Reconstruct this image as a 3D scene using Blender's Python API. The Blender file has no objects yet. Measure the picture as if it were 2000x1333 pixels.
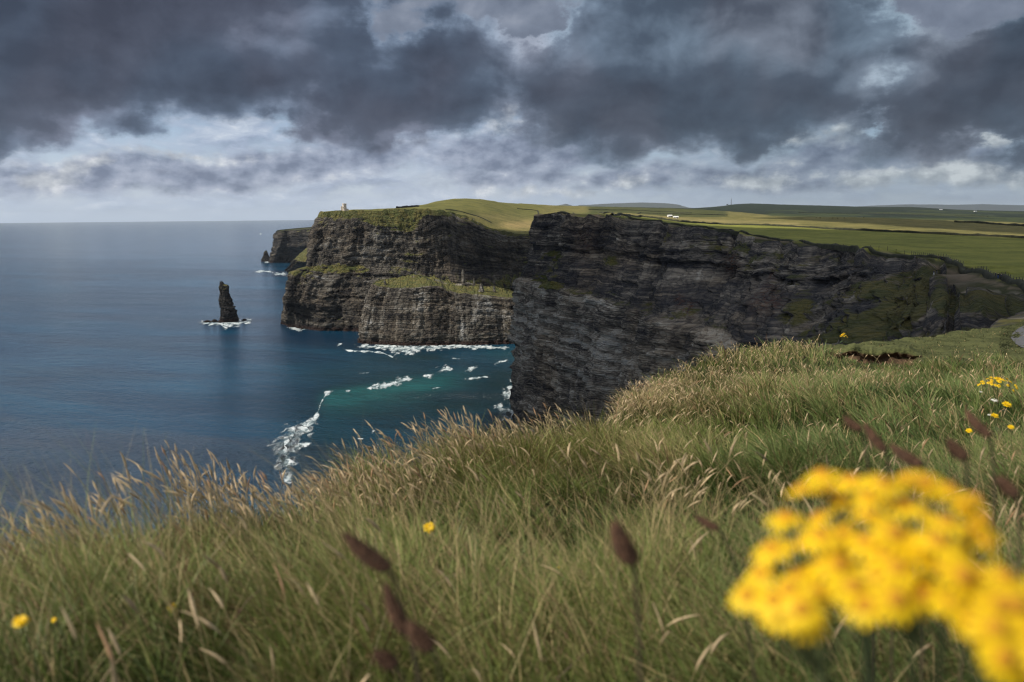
import bpy, math, random
import numpy as np
from mathutils import Matrix, Vector, geometry
R=math.radians
rng=np.random.default_rng(7); random.seed(7)
sc=bpy.context.scene; C=sc.collection
# ------------------------------------------------------------------ camera
FPX=1555.6; PITCH=math.atan((666.5-421.5)/FPX); ROLL=-0.49   # degrees
cam=bpy.data.objects.new('camera',bpy.data.cameras.new('camera')); C.objects.link(cam); sc.camera=cam
cam.data.lens=28; cam.data.sensor_width=36; cam.data.clip_start=0.05; cam.data.clip_end=250000
CAMR=(Matrix.Rotation(R(90)-PITCH,3,'X') @ Matrix.Rotation(R(ROLL),3,'Z'))
cam.matrix_world=CAMR.to_4x4()
cam.data.dof.use_dof=True; cam.data.dof.focus_distance=24.0; cam.data.dof.aperture_fstop=3.4
# ------------------------------------------------------------------ light
SUN_AZ=R(-106); SUN_EL=R(40)          # sun over the sea, left of the view and behind it
SUNDIR=Vector((math.sin(SUN_AZ)*math.cos(SUN_EL), math.cos(SUN_AZ)*math.cos(SUN_EL), math.sin(SUN_EL)))
sl=bpy.data.lights.new('sun','SUN'); sl.energy=5.0; sl.angle=R(0.6); sl.color=(1.0,0.93,0.82)
sun=bpy.data.objects.new('sun',sl); C.objects.link(sun)
sun.rotation_euler=SUNDIR.to_track_quat('Z','Y').to_euler()
sc.view_settings.view_transform='Standard'; sc.view_settings.look='None'; sc.view_settings.exposure=0.0; sc.view_settings.gamma=1
sc.cycles.use_denoising=True; sc.cycles.use_adaptive_sampling=False; sc.cycles.pixel_filter_type='BLACKMAN_HARRIS'; sc.cycles.filter_width=1.25
sc.cycles.max_bounces=5; sc.cycles.diffuse_bounces=2; sc.cycles.glossy_bounces=2; sc.cycles.transparent_max_bounces=24
sc.cycles.volume_bounces=0; sc.cycles.sample_clamp_indirect=4
# ------------------------------------------------------------------ photo pixel <-> world (real distances in metres)
_R=np.array(CAMR)
def ray(px,py):
    d=np.stack(np.broadcast_arrays((np.asarray(px,float)-1000)/FPX,-(np.asarray(py,float)-666.5)/FPX,-1.0),-1)
    return d@_R.T
def P(px,py,D):
    r=ray(px,py); h=np.hypot(r[...,0],r[...,1])
    return r*(np.asarray(D)/h)[...,None]
def Q(px,py,z):
    r=ray(px,py); return r*(z/r[...,2])[...,None]
def proj(p):
    c=np.asarray(p)@_R; w=-c[...,2]; w=np.where(w>1e-3,w,1e-3)
    return 1000+c[...,0]/w*FPX, 666.5-c[...,1]/w*FPX
SEA=-190.0
def s2l(r,g=None,b=None,a=1.0):
    if g is None: r,g,b=r
    f=lambda c:((c/255)/12.92 if c/255<=.04045 else ((c/255+.055)/1.055)**2.4)
    return (f(r),f(g),f(b),a)
# ------------------------------------------------------------------ numpy noise
def _h(ix,iy,iz,s):
    n=(ix*374761393+iy*668265263+iz*2147483647*3+s*974634777)&0xffffffff
    n=((n^(n>>13))*1274126177)&0xffffffff
    return ((n^(n>>16))&0xffffff)/float(0xffffff)
def vn(x,y=0,z=0,s=0):
    x,y,z=np.broadcast_arrays(np.asarray(x,float),np.asarray(y,float),np.asarray(z,float))
    ix,iy,iz=[np.floor(a).astype(np.int64) for a in (x,y,z)]
    f=[a-b for a,b in zip((x,y,z),(ix,iy,iz))]; u=[t*t*t*(t*(t*6-15)+10) for t in f]
    r=0
    for dx in (0,1):
        for dy in (0,1):
            for dz in (0,1):
                w=(u[0] if dx else 1-u[0])*(u[1] if dy else 1-u[1])*(u[2] if dz else 1-u[2])
                r=r+w*_h(ix+dx,iy+dy,iz+dz,s)
    return r*2-1
def fbm(x,y=0,z=0,s=0,o=4,g=.5):
    r=0;a=1;t=0
    for i in range(o):
        r=r+a*vn(x,y,z,s+i*17); t+=a; a*=g; x=np.asarray(x)*2.03+1.7; y=np.asarray(y)*2.03+3.1; z=np.asarray(z)*2.03+.7
    return r/t*1.6
def sstep(a,b,x):
    t=np.clip((x-a)/(b-a),0,1); return t*t*(3-2*t)
def tps(X,y,lam=0.0):
    X=np.asarray(X,float); y=np.asarray(y,float); n=len(X)
    def k(A,B):
        r2=((A[:,None,:]-B[None])**2).sum(-1); return .5*r2*np.log(r2+1e-20)
    K=k(X,X)+lam*np.eye(n); Pm=np.c_[np.ones(n),X]
    L=np.block([[K,Pm],[Pm.T,np.zeros((3,3))]])
    w=np.linalg.solve(L,np.r_[y,0,0,0])
    def f(Z):
        Z=np.asarray(Z,float); out=np.empty(len(Z))
        for i in range(0,len(Z),20000):
            z=Z[i:i+20000]; out[i:i+20000]=k(z,X)@w[:n]+np.c_[np.ones(len(z)),z]@w[n:]
        return out
    return f
# ------------------------------------------------------------------ mesh and node helpers
def mesh(name,V,F,mat=None,parent=None,smooth=False,attrs=None,col=None,matidx=None):
    me=bpy.data.meshes.new(name); V=np.asarray(V,np.float32)
    if isinstance(F,np.ndarray):
        n,k=F.shape
        me.vertices.add(len(V)); me.vertices.foreach_set('co',V.ravel())
        me.loops.add(n*k); me.loops.foreach_set('vertex_index',F.astype(np.int32).ravel())
        me.polygons.add(n); me.polygons.foreach_set('loop_start',np.arange(0,n*k,k,dtype=np.int32))
        me.polygons.foreach_set('loop_total',np.full(n,k,np.int32))
        me.update(calc_edges=True)
    else: me.from_pydata(V.tolist(),[],F); me.update()
    if smooth: me.polygons.foreach_set('use_smooth',np.ones(len(me.polygons),bool))
    for an,av in (attrs or {}).items():
        a=me.attributes.new(an,'FLOAT','POINT'); a.data.foreach_set('value',np.asarray(av,np.float32).ravel())
    if col is not None:
        a=me.attributes.new('Col','FLOAT_COLOR','POINT'); c=np.ones((len(V),4),np.float32); c[:,:3]=col
        a.data.foreach_set('color',c.ravel())
    mats=mat if isinstance(mat,(list,tuple)) else [mat]
    for m in mats:
        if m: me.materials.append(m)
    if matidx is not None: me.polygons.foreach_set('material_index',np.asarray(matidx,np.int32))
    o=bpy.data.objects.new(name,me); C.objects.link(o)
    if parent: o.parent=parent
    return o
def tag(o,label=None,cat=None,group=None,kind=None):
    for k,v in (('label',label),('category',cat),('group',group),('kind',kind)):
        if v: o[k]=v
    return o
def empty(name,loc,rz=0,sc_=1):
    o=bpy.data.objects.new(name,None); C.objects.link(o); o.location=loc; o.rotation_euler=(0,0,rz); o.scale=(sc_,)*3; return o
def copy_tree(o,parent=None):
    c=o.copy(); C.objects.link(c); c.parent=parent
    for ch in o.children: copy_tree(ch,c)
    return c
def gridfaces(nu,nv,flip=False):
    i=np.arange(nu-1)[:,None]*nv+np.arange(nv-1)[None]; i=i.ravel()
    F=np.stack([i,i+1,i+nv+1,i+nv],-1)
    return F[:,::-1].copy() if flip else F
class N:
    def __init__(s,tree): s.t=tree; tree.nodes.clear()
    def new(s,ty,ins=None,**kw):
        n=s.t.nodes.new(ty)
        for k,v in kw.items(): setattr(n,k,v)
        for k,v in (ins or {}).items(): s.set(n.inputs[k],v)
        return n
    def set(s,i,v):
        if isinstance(v,bpy.types.NodeSocket): s.t.links.new(v,i)
        else: i.default_value=v
    def m(s,op,a,b=None,c=None,clamp=False):
        n=s.new('ShaderNodeMath',operation=op,use_clamp=clamp); s.set(n.inputs[0],a)
        if b is not None: s.set(n.inputs[1],b)
        if c is not None: s.set(n.inputs[2],c)
        return n.outputs[0]
    def v(s,op,a,b=None,out=0):
        n=s.new('ShaderNodeVectorMath',operation=op); s.set(n.inputs[0],a)
        if b is not None: s.set(n.inputs['Scale'] if op=='SCALE' else n.inputs[1],b)
        return n.outputs['Value'] if op in('LENGTH','DOT_PRODUCT') else n.outputs[0]
    def noise(s,vec,scale=1,detail=4,rough=.5,dist=0,lac=2,dims='3D',color=False):
        n=s.new('ShaderNodeTexNoise',{'Vector':vec,'Scale':scale,'Detail':detail,'Roughness':rough,'Distortion':dist,'Lacunarity':lac},noise_dimensions=dims)
        return n.outputs['Color' if color else 'Fac']
    def mr(s,x,a,b,c=0.0,d=1.0,t='SMOOTHSTEP'):
        n=s.new('ShaderNodeMapRange',{'Value':x,'From Min':a,'From Max':b,'To Min':c,'To Max':d},interpolation_type=t); return n.outputs[0]
    def mix(s,f,a,b,mode='MIX'):
        n=s.new('ShaderNodeMix',data_type='RGBA',blend_type=mode); s.set(n.inputs[0],f); s.set(n.inputs[6],a); s.set(n.inputs[7],b); return n.outputs[2]
    def ramp(s,f,stops,interp='LINEAR'):
        n=s.new('ShaderNodeValToRGB',{'Fac':f}); cr=n.color_ramp; cr.interpolation=interp
        while len(cr.elements)<len(stops): cr.elements.new(.5)
        for e,(p,c) in zip(cr.elements,stops): e.position=p; e.color=c if len(c)==4 else (*c,1)
        return n.outputs[0]
    def attr(s,name,out='Fac'): return s.new('ShaderNodeAttribute',attribute_name=name).outputs[out]
    def xyz(s,x,y,z=0.0): return s.new('ShaderNodeCombineXYZ',{0:x,1:y,2:z}).outputs[0]
    def sep(s,v): return s.new('ShaderNodeSeparateXYZ',{0:v}).outputs
def material(name):
    m=bpy.data.materials.new(name); m.use_nodes=True; n=N(m.node_tree)
    out=n.new('ShaderNodeOutputMaterial'); return m,n,out
def simple(name,col,rough=.7,var=.25,scale=30,metal=0,transl=0):
    m,n,out=material(name)
    pos=n.new('ShaderNodeTexCoord').outputs['Object']
    f=n.noise(pos,scale,3)
    c=n.mix(n.mr(f,.3,.7),tuple(x*(1-var) for x in col[:3])+(1,),tuple(min(1,x*(1+var)) for x in col[:3])+(1,))
    b=n.new('ShaderNodeBsdfPrincipled',{'Base Color':c,'Roughness':rough,'Metallic':metal})
    sh=b.outputs[0]
    if transl:
        t=n.new('ShaderNodeBsdfTranslucent',{'Color':c}); mx=n.new('ShaderNodeMixShader',{0:transl,1:sh,2:t.outputs[0]}); sh=mx.outputs[0]
    n.set(out.inputs[0],sh); return m
# ------------------------------------------------------------------ sky: clear Nishita sky behind layered cloud
w=bpy.data.worlds.new('World'); sc.world=w; w.use_nodes=True
n=N(w.node_tree)
sky=n.new('ShaderNodeTexSky',sky_type='NISHITA',sun_disc=False); sky.sun_elevation=SUN_EL; sky.sun_rotation=SUN_AZ
sky.air_density=1.2; sky.dust_density=1.0
clear=n.v('SCALE',sky.outputs[0],0.10)
D_=n.v('NORMALIZE',n.new('ShaderNodeTexCoord').outputs['Generated'])
dx,dy,dz=n.sep(D_)[0:3]
U=n.m('MULTIPLY',n.m('ARCTAN2',dx,dy),15.556)     # 1 unit = 100 photo pixels of angle
V=n.m('MULTIPLY',n.m('ARCSINE',dz),15.556)
q=n.xyz(U,V,0.0)
def angs(px,py):
    r=ray(px,py); r=r/np.linalg.norm(r); return math.atan2(r[0],r[1])*15.556, math.asin(r[2])*15.556
def warp(vec,scale,amt,detail=3,off=0.0):
    c=n.noise(n.v('ADD',vec,(off,off*2,off)),scale,detail,.55,color=True)
    return n.v('ADD',vec,n.v('MULTIPLY',n.v('SUBTRACT',c,(.5,.5,.5)),(amt,amt*.75,0)))
qs=n.v('MULTIPLY',q,(1,1.5,1))
w1=warp(q,.55,.75,2); w2=warp(w1,2.2,.26,5,3.3)
def blobs(vec,L,soft=0.18):
    cur=None
    for px,py,rx,ry,*rot in L:
        u,v=angs(px,py)
        e=n.new('ShaderNodeMapping',{'Vector':n.v('SUBTRACT',vec,(u,v,0)),'Rotation':(0,0,R(rot[0]) if rot else 0)},vector_type='POINT')
        d=n.v('LENGTH',n.v('MULTIPLY',e.outputs[0],(100/rx,100/ry,0)))
        d=n.m('MULTIPLY',n.m('SUBTRACT',1.0,d),min(ry,rx*.5)/100)       # roughly a distance inside the edge
        cur=d if cur is None else n.m('SMOOTH_MAX',cur,d,soft)
    return cur
DARK=[(60,60,420,132),(400,70,330,138),(230,235,75,34),(640,70,170,150),(590,175,70,80),
      (760,195,200,88),(880,140,190,118),(655,195,105,88),
      (1090,150,130,100),(1230,195,235,112),(1500,165,255,108),(1330,100,340,140),(1230,280,90,34),(1430,265,110,36),
      (1850,190,190,115),(1860,255,150,52),(2040,160,150,150),(1640,80,190,150),(-250,80,350,190),(2350,100,350,200)]
GAP=[(765,42,75,42),(1040,45,75,42),(1900,-10,190,52),(1735,190,22,40),(1955,282,60,20),(940,10,60,30)]
dk=blobs(w2,DARK); gp=n.m('ADD',blobs(w2,GAP),n.m('MULTIPLY',n.m('SUBTRACT',n.noise(qs,2.2,6,.6),.5),.8))
nz=n.noise(n.v('ADD',qs,(7.1,2.2,0)),1.25,9,.56)
dens=n.m('ADD',dk,n.m('MULTIPLY',n.m('SUBTRACT',nz,.5),.85))
dens=n.m('SUBTRACT',dens,n.m('MULTIPLY',n.mr(gp,-.15,.4),.55))
# beyond the frame the deck goes on, broken
high=n.mr(V,4.3,6.0); brk=n.noise(n.v('ADD',D_,(3.3,1.1,0)),2.6,6,.55)
dens=n.m('ADD',n.m('MULTIPLY',dens,n.m('SUBTRACT',1.0,high)),n.m('MULTIPLY',high,n.m('MULTIPLY',n.m('SUBTRACT',brk,.47),2.5)))
mask=n.mr(dens,-.07,.15)
core=n.mr(dens,-.05,.55)
# light relief inside the clouds: difference of the noise towards the light (up and left)
pA=n.v('MULTIPLY',w1,(1,1.25,1))
nA=n.noise(pA,.9,6,.52); nB=n.noise(n.v('ADD',pA,(-.16,.26,0)),.9,6,.52)
rel=n.m('SUBTRACT',nA,nB)
LITE=[(1200,75,330,85),(1480,95,110,90),(1640,60,180,110),(960,130,70,60),(740,120,60,60),(560,100,120,50),(1720,150,120,60),(620,30,100,50)]
lt=n.mr(blobs(w1,LITE,.3),-.25,.6)
tone=n.m('ADD',n.m('MULTIPLY',rel,.85),n.m('MULTIPLY',n.m('SUBTRACT',n.noise(w1,.5,3,.4),.5),.5))
tone=n.m('ADD',tone,n.m('ADD',n.m('MULTIPLY',lt,.42),n.m('MULTIPLY',n.m('SUBTRACT',1.0,core),.5)))
tone=n.m('ADD',tone,.12,clamp=True)
darkcol=n.ramp(tone,[(0,s2l(61,66,82)),(.35,s2l(82,89,107)),(.65,s2l(122,130,150)),(1,s2l(176,184,204))])
hue=n.noise(q,.45,2)
darkcol=n.mix(n.mr(hue,.4,.62),n.mix(1.0,darkcol,(0.88,1.02,1.06,1),'MULTIPLY'),n.mix(1.0,darkcol,(1.0,1.0,1.0,1),'MULTIPLY'))
darkcol=n.mix(n.mr(U,-3,5),darkcol,n.mix(1.0,darkcol,(.93,.96,.90,1),'MULTIPLY'))
# the bright lower veil: pale haze, low grey bars and small cumulus with white tops
ql=n.v('MULTIPLY',q,(1,2.6,1)); lw=warp(ql,.9,1.0,4,9.0)
vn_=n.noise(lw,.85,8,.56); vn2=n.noise(n.v('ADD',lw,(-.12,.30,0)),.85,8,.56)
veil=n.mr(vn_,.36,.60)
BAR=[(330,340,290,34,-2),(560,325,140,34,4),(160,350,100,22),(700,300,140,30),(1010,300,170,42),(1180,270,150,40),(1240,345,210,22),(1500,345,200,26),(1700,310,180,36),(1900,320,130,26),(30,335,120,14),(1000,345,150,20)]
bl=n.m('ADD',blobs(warp(w2,3.5,.16,4,1.0),BAR,.12),n.m('MULTIPLY',n.m('SUBTRACT',n.noise(n.v('MULTIPLY',q,(1,2.4,1)),1.7,7,.55),.5),.34))
bm=n.mr(bl,-.10,.14)
CUM=[(130,328,32,12,-20),(185,322,22,9,-30),(100,345,40,14),(1820,340,42,22),(1880,345,52,21),(1950,352,66,18),(1230,352,30,9),(1180,240,18,12),(1700,345,50,16),(1500,345,40,13),(1450,352,40,12),(1090,250,22,26),(975,225,30,26),(1650,262,26,18),(1020,375,35,8),(1110,375,45,8),(945,372,14,9),(350,300,70,5),(1560,262,40,14),(1930,275,50,14)]
cl=n.m('ADD',blobs(warp(w2,5,.2,4,2.0),CUM,.08),n.m('MULTIPLY',n.m('SUBTRACT',n.noise(qs,4.5,6,.6),.5),.26))
cm=n.mr(cl,-.08,.10)
r2=n.m('SUBTRACT',vn_,vn2)
lo=n.m('ADD',n.m('MULTIPLY',r2,2.2),n.m('MULTIPLY',vn_,.9),clamp=True)
clearc=n.mix(n.mr(V,.1,2.2),s2l(206,219,238),s2l(164,192,226))
clearc=n.mix(.25,clearc,clear)
clearc=n.mix(n.mr(V,1.7,2.6,0,.85),clearc,s2l(128,140,162))
veilc=n.ramp(lo,[(.1,s2l(128,142,168)),(.45,s2l(168,181,204)),(.75,s2l(196,206,222)),(1,s2l(222,227,236))])
low=n.mix(n.m('MULTIPLY',veil,.85),clearc,veilc)
rb=n.m('SUBTRACT',n.noise(qs,1.6,6,.52),n.noise(n.v('ADD',qs,(-.14,.24,0)),1.6,6,.52))
bt=n.m('ADD',n.m('MULTIPLY',rb,2.4),n.m('SUBTRACT',.62,n.m('MULTIPLY',bl,1.3)),clamp=True)
barc=n.ramp(bt,[(0,s2l(108,119,143)),(.45,s2l(146,156,178)),(.8,s2l(172,180,198)),(1,s2l(206,210,218))])
low=n.mix(n.m('MULTIPLY',bm,.9),low,barc)
cumc=n.ramp(n.m('ADD',n.m('MULTIPLY',rb,2.6),.62,clamp=True),[(0,s2l(150,158,172)),(.6,s2l(196,201,208)),(1,s2l(238,240,243))])
low=n.mix(n.m('MULTIPLY',cm,.95),low,cumc)
# greener-grey towards the right (inland), bluer over the sea
low=n.mix(n.mr(U,-2.0,6.0),low,n.mix(1.0,low,(.66,.71,.72,1),'MULTIPLY'))
lightgrey=n.ramp(n.m('ADD',n.m('MULTIPLY',rel,1.6),.45,clamp=True),[(0,s2l(96,106,124)),(.5,s2l(122,132,150)),(1,s2l(156,164,180))])
low=n.mix(n.mr(V,1.5,2.4,0,.95),low,lightgrey)
full=n.mix(n.m('MULTIPLY',mask,.97),low,darkcol)
full=n.mix(n.mr(dz,.32,.6,0,.8),full,n.mix(n.mr(brk,.42,.56),(.92,.93,.96,1),(.36,.37,.40,1)))
full=n.mix(n.mr(V,.55,-.02,0,.75),full,n.mix(n.mr(U,-2,7),s2l(196,211,232),s2l(152,166,180)))
# overhead and behind the viewer: bright broken cloud
bg=n.new('ShaderNodeBackground',{'Color':full,'Strength':1.0})
o=n.new('ShaderNodeOutputWorld',{0:bg.outputs[0]})
w.cycles.sampling_method='MANUAL'; w.cycles.sample_map_resolution=512
# ------------------------------------------------------------------ materials
def rock_mat(name,tone=1.0,sx=1.0,green=(0.075,0.085,0.022,1),nzw=.9):
    m,n,out=material(name)
    al=n.attr('along'); st=n.attr('strat'); moss=n.attr('moss'); rust=n.attr('rust'); pale=n.attr('pale')
    pos=n.new('ShaderNodeNewGeometry').outputs['Position']; nor=n.new('ShaderNodeNewGeometry').outputs['Normal']
    wob=n.m('MULTIPLY',n.m('SUBTRACT',n.noise(pos,.02,3),.5),4.0)
    st2=n.m('ADD',st,wob)
    va=n.xyz(n.m('MULTIPLY',al,.012/sx),n.m('MULTIPLY',st2,.22/sx))
    bands=n.noise(va,1.0,9,.62)
    vb=n.xyz(n.m('MULTIPLY',al,.05/sx),n.m('MULTIPLY',st2,.9/sx),7.0)
    fineb=n.noise(vb,1.0,6,.6)
    vs=n.xyz(n.m('MULTIPLY',al,.28/sx),n.m('MULTIPLY',st,.02/sx),3.0)
    streak=n.noise(vs,1.0,7,.6)
    mott=n.noise(pos,.045/sx,10,.62)
    spk=n.noise(n.xyz(n.m('MULTIPLY',al,.16/sx),n.m('MULTIPLY',st2,.55/sx),11.0),1.0,8,.75)
    f=n.m('ADD',n.m('MULTIPLY',bands,.34),n.m('ADD',n.m('MULTIPLY',fineb,.24),n.m('ADD',n.m('MULTIPLY',streak,.22),n.m('MULTIPLY',mott,.34))))
    f=n.m('ADD',n.m('MULTIPLY',n.m('SUBTRACT',f,.56),1.35),.56)
    s3=n.m('ADD',st2,n.m('MULTIPLY',n.m('SUBTRACT',n.noise(pos,.25/sx,3),.5),1.1*sx))
    wh=lambda a,b=0.0: n.new('ShaderNodeTexWhiteNoise',{'Vector':n.xyz(a,b,0.0)},noise_dimensions='3D').outputs['Value']
    l1=wh(n.m('FLOOR',n.m('MULTIPLY',s3,.24/sx)),1.0); k2=n.m('MULTIPLY',s3,.72/sx)
    l2=wh(n.m('FLOOR',k2),n.m('FLOOR',n.m('ADD',n.m('MULTIPLY',al,.05/sx),n.m('MULTIPLY',l1,9.0))))
    gap=n.mr(n.m('FRACT',k2),.04,.26,1.0,0.0)
    vo=n.new('ShaderNodeTexVoronoi',{'Vector':n.xyz(n.m('MULTIPLY',al,.21/sx),n.m('MULTIPLY',s3,.30/sx),0.0),'Scale':1.0},feature='DISTANCE_TO_EDGE').outputs['Distance']
    crack=n.mr(vo,.02,.12,1.0,0.0)
    f=n.m('ADD',f,n.m('ADD',n.m('MULTIPLY',n.m('SUBTRACT',l1,.5),.07),n.m('MULTIPLY',n.m('SUBTRACT',l2,.5),.075)))
    f=n.m('SUBTRACT',f,n.m('ADD',n.m('MULTIPLY',gap,.045),n.m('MULTIPLY',crack,.04)))
    f=n.m('ADD',f,n.m('MULTIPLY',pale,.14))
    c=n.ramp(f,[(.42,(.012*tone,.012*tone,.014*tone)),(.52,(.046*tone,.041*tone,.036*tone)),(.60,(.105*tone,.092*tone,.074*tone)),(.70,(.19*tone,.178*tone,.155*tone)),(.82,(.36,.36,.35))])
    brown=n.mr(n.noise(pos,.018,5,.6),.46,.62)
    c=n.mix(n.m('MULTIPLY',brown,.3),c,n.mix(1.0,c,(1.25,.98,.68,1),'MULTIPLY'))
    c=n.mix(n.m('MULTIPLY',n.mr(n.m('ADD',spk,n.m('MULTIPLY',pale,.07)),.64,.72),.75),c,(.33,.33,.325,1))
    rf=n.m('MULTIPLY',rust,n.mr(n.noise(pos,.35,5,.7),.42,.6))
    c=n.mix(rf,c,(.13,.045,.018,1))
    nz=n.sep(nor)[2]
    gn=n.noise(pos,.06/sx,7,.65)
    g=n.mr(n.m('ADD',n.m('ADD',n.m('MULTIPLY',nz,nzw),n.m('MULTIPLY',moss,.95)),n.m('MULTIPLY',n.m('SUBTRACT',gn,.5),1.5)),.62,.86)
    gc=n.mix(n.mr(n.noise(pos,.09,6),.35,.65),green,(green[0]*1.9,green[1]*1.45,green[2]*1.6,1))
    gc=n.mix(n.mr(n.noise(pos,.5,4),.3,.7),gc,n.mix(1.0,gc,(.55,.6,.6,1),'MULTIPLY'))
    c=n.mix(g,c,gc)
    wet=n.mr(n.sep(pos)[2],SEA+3.0,SEA+9.0); c=n.mix(wet,(.035,.018,.014,1),c)
    h=n.m('ADD',n.m('MULTIPLY',fineb,1.2),n.m('ADD',n.m('MULTIPLY',n.noise(pos,.35/sx,8,.68),1.4),n.m('MULTIPLY',streak,.8)))
    h=n.m('ADD',h,n.m('SUBTRACT',n.m('MULTIPLY',l2,.7),n.m('ADD',n.m('MULTIPLY',gap,.45),n.m('MULTIPLY',crack,.5))))
    bmp=n.new('ShaderNodeBump',{'Height':h,'Strength':1.0,'Distance':2.4*sx})
    b=n.new('ShaderNodeBsdfPrincipled',{'Base Color':c,'Roughness':.85,'Normal':bmp.outputs[0],'Specular IOR Level':.25})
    n.set(out.inputs[0],b.outputs[0]); return m
M={}
M['rock']=rock_mat('cliff_rock',2.7,1.0,(.085,.095,.020,1),.5)
M['rockfar']=rock_mat('headland_rock',1.05,1.8,(.105,.118,.032,1))
# open land: colour by field kind, plus one painted sunlit strip (vertex colour), broken by grass texture
m,n,out=material('pasture'); M['land']=m
pos=n.new('ShaderNodeNewGeometry').outputs['Position']; c=n.attr('Col','Color')
a=n.noise(pos,.03,8,.62); b_=n.noise(n.v('MULTIPLY',pos,(1,1,0)),.25,6,.65); e=n.noise(n.v('MULTIPLY',pos,(.3,.015,1)),1.0,5,.6)
f=n.m('ADD',n.m('MULTIPLY',a,.5),n.m('ADD',n.m('MULTIPLY',b_,.35),n.m('MULTIPLY',e,.15)))
c2=n.mix(n.mr(f,.38,.62),n.mix(1.0,c,(.62,.66,.6,1),'MULTIPLY'),n.mix(1.0,c,(1.35,1.25,1.2,1),'MULTIPLY'))
bmp=n.new('ShaderNodeBump',{'Height':b_,'Strength':.5,'Distance':1.0})
n.set(out.inputs[0],n.new('ShaderNodeBsdfPrincipled',{'Base Color':c2,'Roughness':.9,'Normal':bmp.outputs[0],'Specular IOR Level':.15}).outputs[0])
# sea
m,n,out=material('sea_water'); M['sea']=m
pos=n.new('ShaderNodeNewGeometry').outputs['Position']; teal=n.attr('teal'); turq=n.attr('turq')
p2=n.new('ShaderNodeMapping',{'Vector':pos,'Rotation':(0,0,R(18))}).outputs[0]
wv=n.noise(n.v('MULTIPLY',p2,(.030,.075,1)),1.0,7,.62,.6)
sw=n.noise(n.v('MULTIPLY',p2,(.0035,.010,1)),1.0,4,.5)
fi=n.noise(n.v('MULTIPLY',p2,(.16,.34,1)),1.0,5,.6,.4)
dist=n.v('LENGTH',pos)
patch=n.noise(n.v('MULTIPLY',p2,(.0011,.0045,1)),1.0,5,.6,.5)
fade=n.m('ADD',n.mr(dist,350.0,1500.0,.85,.0,'LINEAR'),n.mr(dist,900.0,5000.0,.20,.035,'LINEAR'))
h=n.m('ADD',n.m('MULTIPLY',wv,2.6),n.m('ADD',n.m('MULTIPLY',fi,1.9),n.m('MULTIPLY',sw,6.0)))
bmp=n.new('ShaderNodeBump',{'Height':h,'Strength':n.m('MULTIPLY',fade,n.mr(patch,.4,.6,1.3,.75)),'Distance':3.0})
base=n.mix(n.mr(sw,.35,.65),(.001,.036,.084,1),(.003,.064,.128,1))
base=n.mix(n.mr(patch,.42,.58,.55,0),base,(.002,.016,.040,1))
base=n.mix(teal,base,(.003,.027,.034,1))
base=n.mix(n.m('MULTIPLY',turq,n.mr(wv,.25,.6,.6,1.0)),base,(.014,.125,.128,1))
b=n.new('ShaderNodeBsdfPrincipled',{'Base Color':base,'Roughness':.16,'IOR':1.33,'Normal':bmp.outputs[0],'Specular IOR Level':.5})
n.set(out.inputs[0],b.outputs[0])
# foam
m,n,out=material('sea_foam'); M['foam']=m
pos=n.new('ShaderNodeNewGeometry').outputs['Position']; ed=n.attr('edge')
f1=n.noise(n.v('MULTIPLY',pos,(.15,.06,1)),1.0,5,.6,.5)
al=n.mr(n.m('ADD',n.m('MULTIPLY',ed,.8),n.m('MULTIPLY',n.m('SUBTRACT',f1,.5),2.2)),.25,.95,0,.92)
d=n.new('ShaderNodeBsdfDiffuse',{'Color':n.mix(n.mr(f1,.35,.7),(.32,.42,.45,1),(.74,.78,.79,1))}); t=n.new('ShaderNodeBsdfTransparent')
n.set(out.inputs[0],n.new('ShaderNodeMixShader',{0:al,1:t.outputs[0],2:d.outputs[0]}).outputs[0])
# meadow soil and turf under the blades
m,n,out=material('turf'); M['turf']=m
pos=n.new('ShaderNodeNewGeometry').outputs['Position']; c=n.attr('Col','Color')
a=n.noise(pos,1.3,8,.65); b_=n.noise(pos,14,6,.65)
c2=n.mix(n.mr(n.m('ADD',n.m('MULTIPLY',a,.5),n.m('MULTIPLY',b_,.5)),.36,.64),n.mix(1.0,c,(.5,.52,.5,1),'MULTIPLY'),n.mix(1.0,c,(1.5,1.42,1.3,1),'MULTIPLY'))
bmp=n.new('ShaderNodeBump',{'Height':n.m('ADD',b_,a),'Strength':.8,'Distance':.06})
n.set(out.inputs[0],n.new('ShaderNodeBsdfPrincipled',{'Base Color':c2,'Roughness':.95,'Normal':bmp.outputs[0],'Specular IOR Level':.1}).outputs[0])
# grass blades: each blade has its own colour
def blade_mat(name,tr=.22):
    m,n,out=material(name); c=n.attr('Col','Color')
    b=n.new('ShaderNodeBsdfPrincipled',{'Base Color':c,'Roughness':.55,'Specular IOR Level':.3}); t=n.new('ShaderNodeBsdfTranslucent',{'Color':c})
    n.set(out.inputs[0],n.new('ShaderNodeMixShader',{0:tr,1:b.outputs[0],2:t.outputs[0]}).outputs[0]); return m
M['blade']=blade_mat('grass_blade'); M['head']=blade_mat('grass_head',.2)
M['stone']=simple('field_stone',(.035,.036,.032),.9,.5,.4)
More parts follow.
